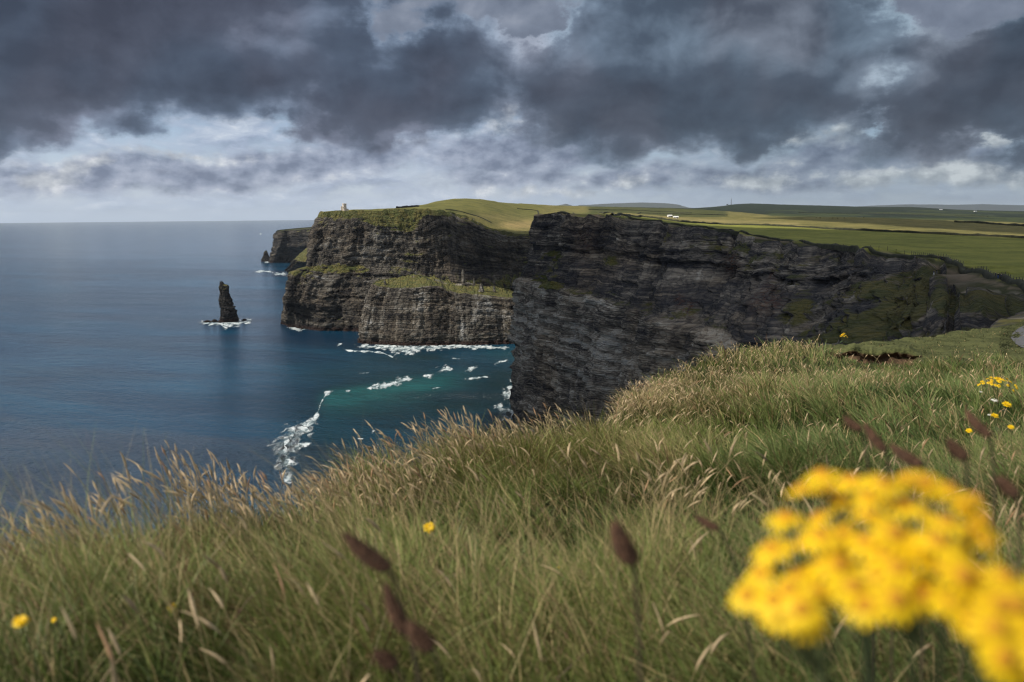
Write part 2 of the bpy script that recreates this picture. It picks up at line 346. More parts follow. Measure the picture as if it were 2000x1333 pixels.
# ------------------------------------------------------------------ cliffs and open land
def catmull(Pts,t):
    Pts=np.asarray(Pts,float); n_=len(Pts); i=np.clip(np.floor(t).astype(int),0,n_-2); f=(t-i)[:,None,None]
    g=lambda k: Pts[np.clip(k,0,n_-1)]
    p0,p1,p2,p3=g(i-1),g(i),g(i+1),g(i+2); m1=(p2-p0)*.5*.8; m2=(p3-p1)*.5*.8
    return (2*f**3-3*f**2+1)*p1+(f**3-2*f**2+f)*m1+(-2*f**3+3*f**2)*p2+(f**3-f**2)*m2
def strip(name,stations,levels,du,rows,mat,amp=1.0,lay=3.0,seed=0,paint=None,plan=1.0,side=1,flat0=False,flute=1.0,ftop=0.0):
    """a cliff face: stations run along the coast, each a list of points from the rim down to the sea"""
    S=np.array([[np.asarray(p,float) for p in s] for s in stations]); S_,K,_=S.shape
    seg=np.linalg.norm(np.diff(S[:,:,:],axis=0),axis=2).mean(1); ts=[];
    for i,L in enumerate(seg):
        k=max(2,int(L/du)); ts.append(i+np.arange(k)/k)
    t=np.r_[np.concatenate(ts),S_-1]; G=catmull(S,t)                    # NU,K,3
    al=np.r_[0,np.cumsum(np.linalg.norm(np.diff(G[:,1],axis=0),axis=1))]
    tan=np.gradient(G[:,min(2,K-1),:2],axis=0); kk=np.ones(9)/9
    tan=np.stack([np.convolve(np.pad(tan[:,j],4,'edge'),kk,'valid') for j in (0,1)],-1); tan/=np.linalg.norm(tan,axis=1)[:,None]+1e-9
    nr=np.stack([-tan[:,1],tan[:,0]],-1)*side
    V=[];st=[]
    for k in range(K-1):
        r=rows[k]; f=np.arange(r)/r
        V.append(G[:,k,None]*(1-f)[None,:,None]+G[:,k+1,None]*f[None,:,None]); st.append(levels[k]*(1-f)+levels[k+1]*f)
    V.append(G[:,K-1:K]); st.append(np.array([levels[-1]])); V=np.concatenate(V,1); st=np.concatenate(st)
    NU,NV=V.shape[:2]; A=al[:,None]+0*st; T=st[None]+0*A
    dep=(V[:,0,2][:,None]-V[:,:,2]); tap=sstep(0,12,dep); T2=T+fbm(A/60,s=seed+3,o=2)*3
    gul=fbm(A/45,T/260,s=seed,o=4)*9*plan; gul2=(-np.abs(fbm(A/14,T/120,s=seed+5,o=3))*5*plan+1.5)*(.25+.75*sstep(8,45,dep))*flute
    lid=np.floor(T2/lay+ .6*vn(T2/17,s=seed+9)); L1=(_h(lid.astype(np.int64),0*lid.astype(np.int64),0*lid.astype(np.int64),seed+11)-.5)*2
    lam=L1*(.7+.6*fbm(A/25,lid*.37,s=seed+12,o=2))*2.2
    blk=np.round(fbm(A/7,T2/5,s=seed+20,o=3)*2.2)*.9+vn(np.floor(A/2.6+vn(T2/9,s=3)),np.floor(T2/1.9),s=seed+21)*.55
    fine=fbm(A/4,T/3,s=seed+30,o=3)*1.0
    d=amp*((gul+gul2)+tap*(lam+blk+fine))
    if flat0:
        k0=rows[0]; fr=np.r_[np.linspace(0,1,k0)**2,np.ones(NV-k0)][None]; d=d*fr; V[:,:,2]+=(1-fr)*fbm(V[:,:,0]/14,V[:,:,1]/10,s=seed+50,o=4)*3.5
    if ftop:
        fac=1-sstep(1430,1600,proj(V)[0]); st_=lambda z,w,q: 1-sstep(z-w,z,T+1.5*fbm(A/40,s=q,o=2))
        d=d-fac*(5.0*st_(-53,2.5,91)*(1-.5*sstep(-95,-180,T))-2.0*(st_(-22,2,92)*(1-st_(-34,9,97)))+2.2*st_(-89,2.,93)*(1-st_(-104,9,98)))
    if ftop: d=d-ftop*(1-sstep(-40,-60,T))*(np.abs(fbm(A/7,T/90,s=seed+70,o=3))*3.2-1.0)*sstep(2,14,dep)
    V[:,:,0]+=d*nr[:,0,None]; V[:,:,1]+=d*nr[:,1,None]
    V[:,:,2]+=(fbm(A/9,T/30,s=seed+40,o=3)*1.6*amp)*(1-sstep(5,40,dep)*.6)
    V[:,-1,2]=SEA-4
    at={'along':A,'strat':T2,'moss':0*A,'rust':0*A,'pale':0*A}
    px,py=proj(V)
    if paint: paint(at,px,py,V,A,T2)
    o=mesh(name,V.reshape(-1,3),gridfaces(NU,NV,flip=side<0),mat,attrs={k:v.ravel() for k,v in at.items()})
    tag(o,kind='structure'); return V
def ell(px,py,cx,cy,rx,ry,rot=0):
    c,s_=math.cos(R(rot)),math.sin(R(rot)); x=(px-cx)*c+(py-cy)*s_; y=-(px-cx)*s_+(py-cy)*c
    return np.exp(-((x/rx)**2+(y/ry)**2))
# --- the near headland (right), from the hidden cove behind its nose to the meadow on the right
def st5(top,led,low=None,base=None,out=None,lo=14,bo=34,mid=(.3,.5)):
    t=P(*top) if len(top)==3 and not isinstance(top,np.ndarray) else np.array(top); l=P(*led) if not isinstance(led,np.ndarray) else led
    o_=(l-t)[:2]; o_=o_/np.linalg.norm(o_) if out is None else np.array(out)/np.linalg.norm(out)
    m_=np.array([*(t[:2]*(1-mid[0])+l[:2]*mid[0]),t[2]*(1-mid[1])+l[2]*mid[1]])
    lw=P(*low) if low else np.array([*(l[:2]+o_*lo),-112.]); b_=Q(*base,SEA) if base else np.array([*(l[:2]+o_*bo),SEA])
    return [t,m_,l,lw,b_]
def back(x,y,z,ox,oy):
    t=np.array([x,y,z]); o_=np.array([ox,oy])/math.hypot(ox,oy); f=lambda k,zz: np.array([*(t[:2]+o_*k),zz])
    return [t,f(6,z*.5-27),f(16,-56.),f(24,-112.),f(34,SEA)]
NEAR=[back(96,1120,-6,-.6,.6),back(60,900,-2,-1,.25),back(40,780,0,-1,.15),
 st5((1047,421,705),(1023,545,690),(1022,680,688),(1006,866),out=(-1,-.6)),
 st5((1085,418,675),(1052,552,650),(1050,690,645),(1030,885),out=(-.9,-.6)),
 st5((1180,424,640),(1140,578,575)),st5((1300,437,590),(1270,612,490)),st5((1400,451,545),(1345,640,420)),
 st5((1490,467,500),(1440,665,350)),st5((1590,481,440),(1540,668,290),mid=(.35,.45)),
 st5((1690,492,390),(1640,668,240),mid=(.3,.42)),st5((1770,510,335),(1735,672,195),mid=(.25,.4)),
 st5((1822,553,262),(1800,668,165),mid=(.3,.5)),st5((1865,572,238),(1860,665,150),mid=(.3,.5)),st5((1925,574,218),(1925,655,135),mid=(.35,.4)),
 st5((1985,584,185),(1985,650,115),mid=(.4,.4)),st5((2060,595,160),(2050,645,100),mid=(.4,.4)),
 st5((2160,603,140),(2130,645,90)),st5((2300,606,132),(2270,645,88)),st5((2480,606,128),(2440,645,86))]
def paint_near(at,px,py,V,A,T):
    g=.75*ell(px,py,1080,500,26,34)+.5*ell(px,py,1060,560,45,30)+.7*ell(px,py,1192,508,22,14)+.25*ell(px,py,1230,540,30,30)
    g=g+.45*sstep(1180,1300,px)*sstep(1,5,V[:,:1,2]-V[:,:,2])*(1-sstep(10,26,V[:,:1,2]-V[:,:,2]))
    g=g+.75*ell(px,py,1660,640,110,24,-25)+.8*ell(px,py,1745,630,55,24,-20)+.55*ell(px,py,1560,620,40,45)+.5*ell(px,py,1700,565,45,20)+.6*ell(px,py,1900,600,80,25)
    g=g+.45*sstep(1740,1830,px)-.7*ell(px,py,1815,625,30,28)-.5*ell(px,py,1900,620,50,14)-.5*ell(px,py,1640,540,60,25)-.5*ell(px,py,1690,600,45,12,-25)
    g=g+.35*(np.abs(T+52)<2.6)*(px<1420)
    g=g+.4*ell(px,py,1120,800,60,45)*(fbm(A/20,T/15,s=5)>-.2)
    at['moss']=g-.16-.04*sstep(1450,1650,px)
    at['rust']=.9*ell(px,py,1345,605,14,16)+.8*ell(px,py,1430,515,14,22)+.7*ell(px,py,1498,585,32,26)+.7*ell(px,py,1325,585,8,12)+.35*ell(px,py,1140,470,20,40)+.6*ell(px,py,1508,540,6,18)
    lowf=sstep(-48,-72,T+9*fbm(A/30,T/9,s=77,o=3))*(1-sstep(-108,-150,T)); at['pale']=.6*lowf*(1-sstep(1350,1500,px))-.35*(T>-54)-.1+.45*(np.abs(T+57)<1.8)*(fbm(A/22,s=95,o=3)>-.25)+.6*(np.abs(T+91)<1.8)*(fbm(A/22,s=96,o=3)>0)
VN=strip('cliff',NEAR,[0,-27,-54,-112,-190],1.0,[34,34,60,52],M['rock'],amp=1.1,lay=4.2,seed=1,paint=paint_near,ftop=1.0,plan=1.1)
# --- the tower headland beyond
def st6(top,a,b,c,d,e):
    q_=Q(*e,SEA); bD=math.hypot(q_[0],q_[1])+(0 if e[0]<770 else 200); return [P(*top),P(*a),P(*b),P(c[0],c[1],min(c[2],bD+34)),P(d[0],d[1],min(d[2],bD+7)),q_]
def bk6(x,y,z,ox,oy):
    t=np.array([x,y,z]); o_=np.array([ox,oy])/math.hypot(ox,oy); f=lambda k,zz: np.array([*(t[:2]+o_*k),zz])
    return [t,f(8,z-25),f(20,-80.),f(40,-95.),f(50,-140.),f(56,SEA)]
b=P(628,417,1465)
FAR=[bk6(-330,4200,-20,-1,.2),bk6(-270,2800,-15,-1,.2),bk6(-300,2100,-6,-1,.3),bk6(-330,1650,6,-1,.3),
 st6((629,415,1475),(611,455,1450),(604,520,1440),(572,531,1430),(563,585,1415),(558,632)),
 st6((652,413,1450),(640,440,1425),(620,520,1405),(600,537,1395),(580,590,1388),(578,642)),
 st6((700,411,1440),(700,432,1418),(690,516,1395),(680,541,1378),(660,595,1370),(650,646)),
 st6((750,410,1440),(755,444,1412),(760,520,1390),(750,548,1375),(730,600,1362),(720,650)),
 st6((805,409,1440),(805,440,1418),(815,520,1390),(810,555,1370),(800,610,1350),(790,655)),
 st6((860,411,1450),(862,424,1435),(870,520,1395),(870,560,1365),(865,615,1345),(860,655)),
 st6((905,420,1450),(905,440,1430),(925,525,1390),(925,568,1358),(925,615,1340),(925,658)),
 st6((950,442,1440),(950,456,1425),(975,528,1385),(975,572,1350),(975,615,1335),(985,660)),
 st6((1000,455,1420),(1000,466,1410),(1015,530,1370),(1015,575,1330),(1020,615,1320),(1030,662)),
 st6((1045,458,1400),(1045,470,1390),(1060,535,1350),(1060,580,1310),(1060,620,1290),(1070,668)),
 st6((1100,458,1340),(1100,470,1330),(1105,540,1300),(1105,580,1280),(1110,620,1270),(1110,670)),
 [np.array(p,float) for p in ((120,1210,-12),(112,1208,-35),(104,1204,-75),(98,1200,-95),(92,1196,-140),(88,1192,SEA))]]
def paint_far(at,px,py,V,A,T):
    dep=V[:,:1,2]-V[:,:,2]
    lip=np.interp(px[:,0],[560,625,700,740,780,800,830,880,900,950,1000,1060],[6,8,12,26,34,30,14,4,3,2,2,2])[:,None]
    g=.9*(1-sstep(lip*.8,lip*1.25+3,dep+fbm(A/12,T/6,s=8)*5))
    g=g+.8*ell(px,py,668,525,38,9)+.45*ell(px,py,590,540,30,14)+.35*ell(px,py,800,510,30,25)+.5*ell(px,py,880,556,70,12)+.4*ell(px,py,760,420,60,30)+.55*ell(px,py,990,560,40,16)
    at['moss']=g-.3*ell(px,py,850,425,45,14)-.08
    at['pale']=.5*ell(px,py,640,478,60,8)+.6*ell(px,py,745,515,30,14)+.35*ell(px,py,780,470,60,10)+.3*(fbm(A/40,T/3,s=31)>.35)-.25*ell(px,py,960,500,80,40)
VF=strip('cliff',FAR,[0,-25,-84,-104,-145,-190],1.7,[16,34,12,26,28],M['rockfar'],amp=1.1,lay=5.5,seed=60,paint=paint_far,flute=.45,plan=.85)
# --- the low green-topped terrace in front of it
def st4(a,b,c,d,e):
    q_=Q(*e,SEA); bD=math.hypot(q_[0],q_[1]); return [P(*a),P(b[0],b[1],min(b[2],bD+30)),P(c[0],c[1],min(c[2],bD+18)),P(d[0],d[1],min(d[2],bD+8)),q_]
TER=[st4((755,549,1372),(738,556,1345),(728,585,1330),(722,620,1320),(716,655)),
 st4((757,547,1350),(727,551,1290),(715,585,1285),(710,625,1275),(704,662)),
 st4((760,546,1330),(724,556,1232),(712,590,1224),(704,632,1216),(697,671)),
 st4((785,542,1325),(765,562,1222),(752,595,1216),(745,635,1210),(740,675)),
 st4((805,534,1330),(810,563,1225),(805,597,1216),(800,637,1208),(795,677)),
 st4((845,541,1330),(850,562,1228),(850,598,1218),(850,638,1212),(850,676)),
 st4((880,551,1325),(890,572,1232),(892,602,1222),(893,640,1216),(893,675)),
 st4((925,556,1325),(930,579,1228),(932,604,1222),(933,640,1215),(934,674)),
 st4((960,560,1320),(955,583,1235),(962,606,1230),(966,642,1225),(968,674)),
 st4((990,566,1318),(990,584,1250),(998,608,1245),(1002,642,1240),(1005,673)),
 st4((1030,572,1300),(1030,590,1235),(1040,612,1228),(1044,645,1220),(1046,674))]
def paint_ter(at,px,py,V,A,T):
    at['moss']=.40*(T>-112)+.3*ell(px,py,985,640,22,26)-.25-.6*ell(px,py,905,551,24,8)
    at['pale']=.9*ell(px,py,945,600,18,22)+1.4*ell(px,py,903,645,12,18)+.8*ell(px,py,930,620,8,22)+.3+.5*(fbm(A/6,T/60,s=33,o=3)>.3)
VT=strip('cliff',TER,[-98,-114,-140,-165,-190],1.2,[40,22,22,24],M['rockfar'],amp=.75,lay=4.2,seed=90,paint=paint_ter,plan=.9,flat0=True)
# --- farthest headland and the grassy foot in front of it
HD=[[np.array(p,float) for p in s] for s in (
 (P(640,449,5200),P(640,470,5200),Q(640,505,SEA)),(P(560,450,4600),P(556,470,4580),Q(555,490,SEA)),
 (P(543,452,3600),P(537,485,3560),Q(527,512,SEA)),(P(562,451,3500),P(560,480,3480),Q(560,512,SEA)),(P(590,449,3420),P(592,480,3400),Q(592,513,SEA)),(P(616,448,3350),P(616,480,3330),Q(616,514,SEA)),(P(700,448,3300),P(700,480,3280),Q(700,515,SEA)))]
def paint_hd(at,px,py,V,A,T): at['pale']=at['pale']-.3; at['moss']=.35*ell(px,py,600,452,30,4)-.1
VH=strip('cliff',HD,[-45,-115,-190],6,[24,24],M['rockfar'],amp=2.2,lay=14,seed=120,paint=paint_hd)
FT=[[np.array(p,float) for p in s] for s in (
 (P(610,480,2800),P(590,500,2750),Q(590,522,SEA)),(P(606,482,2600),P(578,508,2560),Q(563,528,SEA)),(P(612,480,2500),P(590,512,2450),Q(572,532,SEA)),(P(640,480,2450),P(620,512,2420),Q(610,535,SEA)),(P(700,480,2400),P(700,510,2380),Q(700,538,SEA)))]
def paint_ft(at,px,py,V,A,T): at['moss']=.55*(T>-150)+0*A
strip('cliff',FT,[-85,-130,-190],5,[20,18],M['rockfar'],amp=1.4,lay=10,seed=140,paint=paint_ft)
# ---- lid for the distant headland: its flat top
def lid(V,depth,mat,name='hill'):
    top=V[:,0]; r=[top]
    for k in range(1,8): q_=top.copy(); q_[:,1]+=depth*k/7; q_[:,2]+=math.sin(k/7*1.6)*depth*.006+.3; r.append(q_)
    G=np.stack(r,1); mesh_=mesh(name,G.reshape(-1,3),gridfaces(G.shape[0],G.shape[1],flip=True),mat,col=np.tile((.06,.065,.03),(G.shape[0]*G.shape[1],1))); tag(mesh_,kind='structure')
lid(VH[20:],900,M['land'])
# --- plateau: one height field over azimuth and log distance, cut along the cliff rims
def pxaz(px,D=1000,py=430): r=P(px,py,D); return np.arctan2(r[...,0],r[...,1])
ctl=[]
def cp(px,py,D): r=P(px,py,D); ctl.append((math.atan2(r[0],r[1]),math.log(D),r[2]/D))
def cq(x,y,z): D=math.hypot(x,y); ctl.append((math.atan2(x,y),math.log(D),z/D))
for v in VN[::28,0]: cq(*v)
for v in VF[::40,0]: cq(*v)
for a in ((1075,424,1000),(1120,424,900),(1150,422,1200),(1200,423,900),(1230,425,1500),(1330,433,900),(1330,437,760),(1400,438,1000),(1500,441,950),(1500,455,680),(1600,446,900),(1700,452,820),(1700,475,520),(1850,459,780),(2000,466,740),(1850,490,460),(2000,500,420),(2000,535,255),(1827,532,272),(1850,512,325),(1898,531,262),(1950,546,232),(2000,562,208),(1640,482,432),(2150,540,240),
 (1500,426,1500),(1600,426,1400),(1700,427,1400),(1850,433,1350),(2000,441,1300),(2200,450,1200),(1330,424,1700),(1400,422,1800),(1300,415,2300),(1230,408,2600),(1150,406,2500),(1330,409,2900),(1400,412,2900),(1100,406,2300),
 (1700,429,2300),(2000,443,2300),(1500,424,2600),(1600,416,4200),(1850,424,3600),(2000,430,3400),(1850,415,5200),(1500,410,4600),
 (1400,405,6200),(1430,400,6200),(1470,398,6300),(1520,400,6300),(1620,403,6200),(1700,405,6400),(1780,405,6300),(1840,409,6300),(1900,411,7200),(2000,413,7500),(2200,416,7500),(1345,408,6000),(1430,410,12000),(1800,414,12000),(2200,418,12000),(1200,412,12000),
 (690,410,1520),(750,408,1560),(790,406,1600),(808,403,1680),(830,400,1780),(850,395,1880),(870,391,1950),(900,389,1990),(940,390,2000),(965,393,2020),(985,398,2060),(1010,400,2120),(1060,402,2250),
 (900,403,1650),(950,415,1600),(1000,435,1530),(1040,448,1480),(1100,430,1600),(1100,415,2000),(1000,415,1800),(900,410,1520),(850,405,1560),
 (1150,432,1500),(800,425,2700),(900,420,3000),(1000,414,3600),(700,432,2400),(900,418,12000),(700,418,12000),(2600,470,1000),(2600,440,5000),(2900,560,200),(2600,575,160),(2900,480,1000),(2900,425,12000)): cp(*a)
seen={}; ctl=[c for c in ctl if not any(abs(c[0]-d[0])<.004 and abs(c[1]-d[1])<.02 for d in seen.setdefault(0,[])) and (seen[0].append(c) or True)]
ctl=np.array(ctl); fz=tps(ctl[:,:2]*[3.0,1.0],ctl[:,2],1e-4)
co=np.concatenate([VF[4:,0][::2],VN[:,0][::2]]); 
# the far rim runs out of sight behind the headland, then the two coasts meet in the cove
ca=np.arctan2(co[:,0],co[:,1]); cl=np.log(np.hypot(co[:,0],co[:,1]))
poly=np.c_[ca,cl]; zc=co[:,2]
azL=ca[0]; azR=R(60)
ext=[(ca[-1],cl[-1])]; zext=[zc[-1]]
edge=[]; 
for t in np.linspace(0,1,14)[1:]: edge.append((ca[-1]+(azR-ca[-1])*t,cl[-1]+(math.log(120)-cl[-1])*t))
for t in np.linspace(0,1,30)[1:]: edge.append((azR,math.log(120)+(math.log(13000)-math.log(120))*t))
for t in np.linspace(0,1,60)[1:]: edge.append((azR+(azL-azR)*t,math.log(13000)))
for t in np.linspace(0,1,30)[1:-1]: edge.append((azL,math.log(13000)+(cl[0]-math.log(13000))*t))
edge=np.array(edge); poly=np.r_[poly,edge]
def inside(x,y,pl):
    c=np.zeros(x.shape,bool); n_=len(pl); j=n_-1
    for i in range(n_):
        xi,yi=pl[i]; xj,yj=pl[j]
        if yi!=yj:
            m_=((yi>y)!=(yj>y)); c^=m_&(x<(xj-xi)*(y-yi)/(yj-yi)+xi)
        j=i
    return c
gx=np.arange(-.30,azR,.0034); gy=np.arange(math.log(110),math.log(12900),.017)
# finer rows only where they show
GX,GY=np.meshgrid(gx,gy,indexing='ij'); sel=(GX<.62)|((np.arange(GX.shape[0])[:,None]%6==0)&(np.arange(GX.shape[1])[None]%4==0))
GX=GX[sel]+rng.uniform(-.0006,.0006,sel.sum()); GY=GY[sel]+rng.uniform(-.002,.002,sel.sum())
ins=inside(GX,GY,poly[::1]); GX=GX[ins]; GY=GY[ins]
pts=[Vector(p) for p in poly]+[Vector((a,b)) for a,b in zip(GX,GY)]
rv=geometry.delaunay_2d_cdt(pts,[],[list(range(len(poly)))],1,1e-7)
vv=np.array([v[:] for v in rv[0]]); tr=np.array([f for f in rv[2] if len(f)==3],np.int32)
Z=fz(vv*[3.0,1.0]); Dv=np.exp(vv[:,1]); zz=Z*Dv
X_=np.c_[Dv*np.sin(vv[:,0]),Dv*np.cos(vv[:,0]),zz]
isrim=np.zeros(len(vv),bool); 
for i,src in enumerate(rv[3]):
    for s_ in src:
        if s_<len(co): X_[i,:]=co[s_]; isrim[i]=True
# keep the first metres behind the rim level with it: blend by distance to the nearest rim vertex
near_=Dv<2300; idx=np.where(near_&~isrim)[0]; rim2=co[::3]
for i in range(0,len(idx),4000):
    I=idx[i:i+4000]; d2=((X_[I,None,:2]-rim2[None,:,:2])**2).sum(-1); j=d2.argmin(1); d=np.sqrt(d2[np.arange(len(I)),j])
    wt=np.exp(-d/14.); X_[I,2]=X_[I,2]*(1-wt)+(rim2[j,2])*wt
    if i==0: RD=np.full(len(X_),1e4)
    RD[I]=d
RD[isrim]=0
X_[~isrim,2]+=(fbm(X_[~isrim,0]/26,X_[~isrim,1]/26,s=77,o=3)*np.clip(Dv[~isrim]/1500,.15,1.2)*.9*sstep(0,20,RD[~isrim]))
px,py=proj(X_)
def field_lines(px):
    fence=np.interp(px,[1180,1230,1330,1500,1580,1700,1850,2000,2160],[424,427,441,467,477,490,510,562,590])
    wall=np.interp(px,[1180,1250,1330,1400,1500,1700,1850,2000,2200],[421,423,434.5,438,441,452,459,466,474])
    return fence,wall
fl,wl=field_lines(px); col=np.tile(np.array([.085,.085,.028]),(len(X_),1))
nzz=fbm(X_[:,0]/60,X_[:,1]/60,s=5)[:,None]
def put(mask,c,soft=None): 
    mm=np.clip(mask,0,1)[:,None]*1.0; c=np.asarray(c,float); 
    global col; col=col*(1-mm)+c*mm
right=(px>1060)&(Dv>90)
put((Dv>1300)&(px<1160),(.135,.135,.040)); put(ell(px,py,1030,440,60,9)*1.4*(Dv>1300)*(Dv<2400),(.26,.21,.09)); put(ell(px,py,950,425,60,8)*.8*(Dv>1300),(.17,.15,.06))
put(right&(py<wl+.3)&(Dv>600),(.165,.152,.052)); put((px>1200)&(py<wl)&(py>wl-9)&(px<1560)&(Dv>500),(.24,.21,.085))  # brighter strip above the wall: sunlight painted into the pasture colour
put(right*(px>1150)*(Dv>1600)*(Dv<3600)*(px<1420),(.070,.078,.026)); put(ell(px,py,1150,423,60,5)*(Dv>900),(.065,.10,.025))
put(right&(py>wl)&(py<fl),(.200,.215,.045)); put(right&(py>=fl-1.2),(.046,.050,.020))
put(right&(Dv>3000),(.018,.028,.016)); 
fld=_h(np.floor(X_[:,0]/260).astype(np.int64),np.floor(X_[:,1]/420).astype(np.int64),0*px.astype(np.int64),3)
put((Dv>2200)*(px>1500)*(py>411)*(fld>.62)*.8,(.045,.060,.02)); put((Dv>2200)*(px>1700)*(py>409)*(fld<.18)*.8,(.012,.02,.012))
# footpath along the rim and trampled viewpoint
pathy=np.interp(px,[1043,1180,1250,1300,1400,1500,1600,1700,1760,1800,1850,2000],[424,424.5,430,438,451,466.5,478,489.5,501,513,531,566]); 
pw=np.interp(px,[1043,1200,1600,1740,1800,1850,1920,2000],[1.5,1.6,1.6,2.2,4.5,9,4,2])
put((np.abs(py-pathy-1.5)<pw*(1+.5*nzz[:,0]))&(Dv<760)&(px>1100),(.15,.125,.09))
put((ell(px,py,1862,548,36,15)*1.5*(Dv<400))*sstep(-.35,.25,nzz[:,0]+.5*fbm(X_[:,0]/9,X_[:,1]/9,s=15)),(.105,.090,.068)); put((np.abs(py-(571+.02*(px-1900)))<1.8)*(px>1830)*(px<1990)*(Dv<300),(.2,.18,.15))
put((np.abs(px-1110)<75)*(RD<9)*(Dv<780),(.21,.17,.11))
land=mesh('ground',X_,tr,M['land'],col=col,smooth=True); tag(land,kind='structure')
bm=None
def ground_z_land(x,y):
    D=math.hypot(x,y); return float(fz(np.array([[math.atan2(x,y)*3.0,math.log(D)]]))[0]*D)
from mathutils.bvhtree import BVHTree
BV=BVHTree.FromPolygons([tuple(v) for v in X_],[tuple(int(i) for i in f) for f in tr])
# face the sheet upwards
nrm=np.cross(X_[tr[:,1]]-X_[tr[:,0]],X_[tr[:,2]]-X_[tr[:,0]])[:,2]
if (nrm<0).mean()>.5: land.data.flip_normals()
def drop(x,y):
    h=BV.ray_cast(Vector((x,y,900)),Vector((0,0,-1)))[0]; return h.z if h else ground_z_land(x,y)
def onland(px,py,D0=None):
    h=BV.ray_cast(Vector((0,0,0)),Vector(ray(px,py)).normalized())[0]; return h if h else (Vector(P(px,py,D0)) if D0 else None)
# --- remote blue hills across the bay and inland
def ridge(name,prof,D,dep,seed,col_):
    pts=[P(a,b,D) for a,b in prof]; pts=np.array(pts); s_=np.linspace(0,len(pts)-1,160); T=np.stack([np.interp(s_,range(len(pts)),pts[:,j]) for j in range(3)],-1)
    T[:,2]+=fbm(s_*1.3,s=seed,o=4)*D*.0005
    rows=[]
    for k,f in enumerate(np.linspace(-1,1,15)):
        q_=T.copy(); q_[:,1]+=f*dep; hgt=(1-abs(f))**.8; q_[:,2]=SEA+1+(T[:,2]-SEA-1)*hgt+fbm(s_*.8,f*3,s=seed+1)*(1-abs(f))*20*(abs(f)>.01); rows.append(q_)
    G=np.stack(rows,1); o=mesh(name,G.reshape(-1,3),gridfaces(160,15,flip=True),M['land'],col=np.tile(col_,(160*15,1)),smooth=True); tag(o,kind='structure')
ridge('hill',[(1060,418),(1080,403),(1105,398),(1120,403),(1135,401),(1180,398),(1250,396),(1300,397),(1325,400),(1345,405),(1390,410),(1420,418)],26000,2600,4,(.05,.06,.05))
ridge('hill',[(1560,418),(1640,406),(1700,402),(1780,399),(1850,401),(1920,399),(2000,401),(2100,400),(2300,404),(2500,418)],30000,3000,9,(.04,.05,.05))
# --- sea: fine in the bay, reaching the horizon
na,nr_=520,520
aa=np.linspace(R(-62),R(62),na); rr=np.exp(np.linspace(math.log(60),math.log(58000),nr_)); AA,RR=np.meshgrid(aa,rr,indexing='ij')
SV=np.stack([RR*np.sin(AA),RR*np.cos(AA),0*RR+SEA],-1); px,py=proj(SV)
teal=np.clip(1.15*ell(px,py,830,790,260,85)+.8*ell(px,py,880,720,220,45)+.5*ell(px,py,640,900,120,120),0,1)*(.75+.25*fbm(SV[:,:,0]/60,SV[:,:,1]/60,s=2))
cx=np.clip((px-620)/(900-620),0,1); yb=773-cx*47
turq=np.exp(-((py-yb-8)/np.where(py>yb+8,24+12*(1-cx),12))**2)*sstep(610,650,px)*(1-sstep(830,960,px))*(.8+.3*fbm(SV[:,:,0]/35,SV[:,:,1]/35,s=12))
turq+=.25*ell(px,py,1000,690,60,12)
seao=mesh('sea',SV.reshape(-1,3),gridfaces(na,nr_,flip=True),M['sea'],attrs={'teal':teal.ravel(),'turq':np.clip(turq,0,1).ravel()},smooth=True); tag(seao,kind='structure')
# ------------------------------------------------------------------ the grassy rim the camera stands on
EPX=[-3000,-1200,-300,0,200,500,800,1000,1150,1190,1200,1240,1300,1400,1500,1580,1680,1780,1950,2000,2100,2200,9000]
ERR=[1.6,1.8,2.3,2.6,2.8,3.3,4.3,5.0,6.6,8.2,10.5,13.5,15.5,18.5,23,27,31,36,52,72,112,150,170]
EPY=[1600,1400,1260,1150,1072,975,893,868,850,838,815,770,730,692,678,670,662,654,634,624,612,604,580]
EAZ=np.array([math.atan2(*(ray(a,700)[[0,1]])) if 0 else math.atan2(ray(a,700)[0],ray(a,700)[1]) for a in EPX]); LER=np.log(ERR)
def redge(az): return np.exp(np.interp(az,EAZ,LER))
mc=[P(a,b,c) for a,b,c in zip(EPX[1:-1],EPY[1:-1],ERR[1:-1])]
mc+=[np.array(p,float) for p in ((0,0,-1.0),(-1,-1,-1.0),(1.5,-1,-.98),(0,-4,-.95),(6,-4,-.8),(-4,-6,-1.0),(.0,.8,-.97),(.9,.5,-.96),(-1.2,.6,-1.0),(30,5,-3.0),(15,0,-1.6),(70,40,-10),(140,60,-17.5),(60,-10,-6))]
mc+=[P(a,b,c) for a,b,c in ((300,1200,1.55),(1000,1200,1.75),(1700,1200,1.75),(1000,1000,2.8),(600,1040,2.4),(1400,950,3.6),(1700,900,4.6),(1950,900,4.8),(1300,870,5.6),(1500,800,8.5),(1320,800,9.5),(1400,755,13),(1600,750,14),(1650,722,17),(1800,722,17.5),(1950,800,8.6),(1980,725,17),(1700,690,23),(1850,680,27),(1980,672,32),(1620,678,24),(1260,800,10.5),(1200,860,6.5))]
mc=np.array(mc); fm=tps(mc[:,:2]/10,mc[:,2],2e-4)
SCAR_AZ=math.atan2(*ray(1682,700)[:2]); SCAR_R=26.0
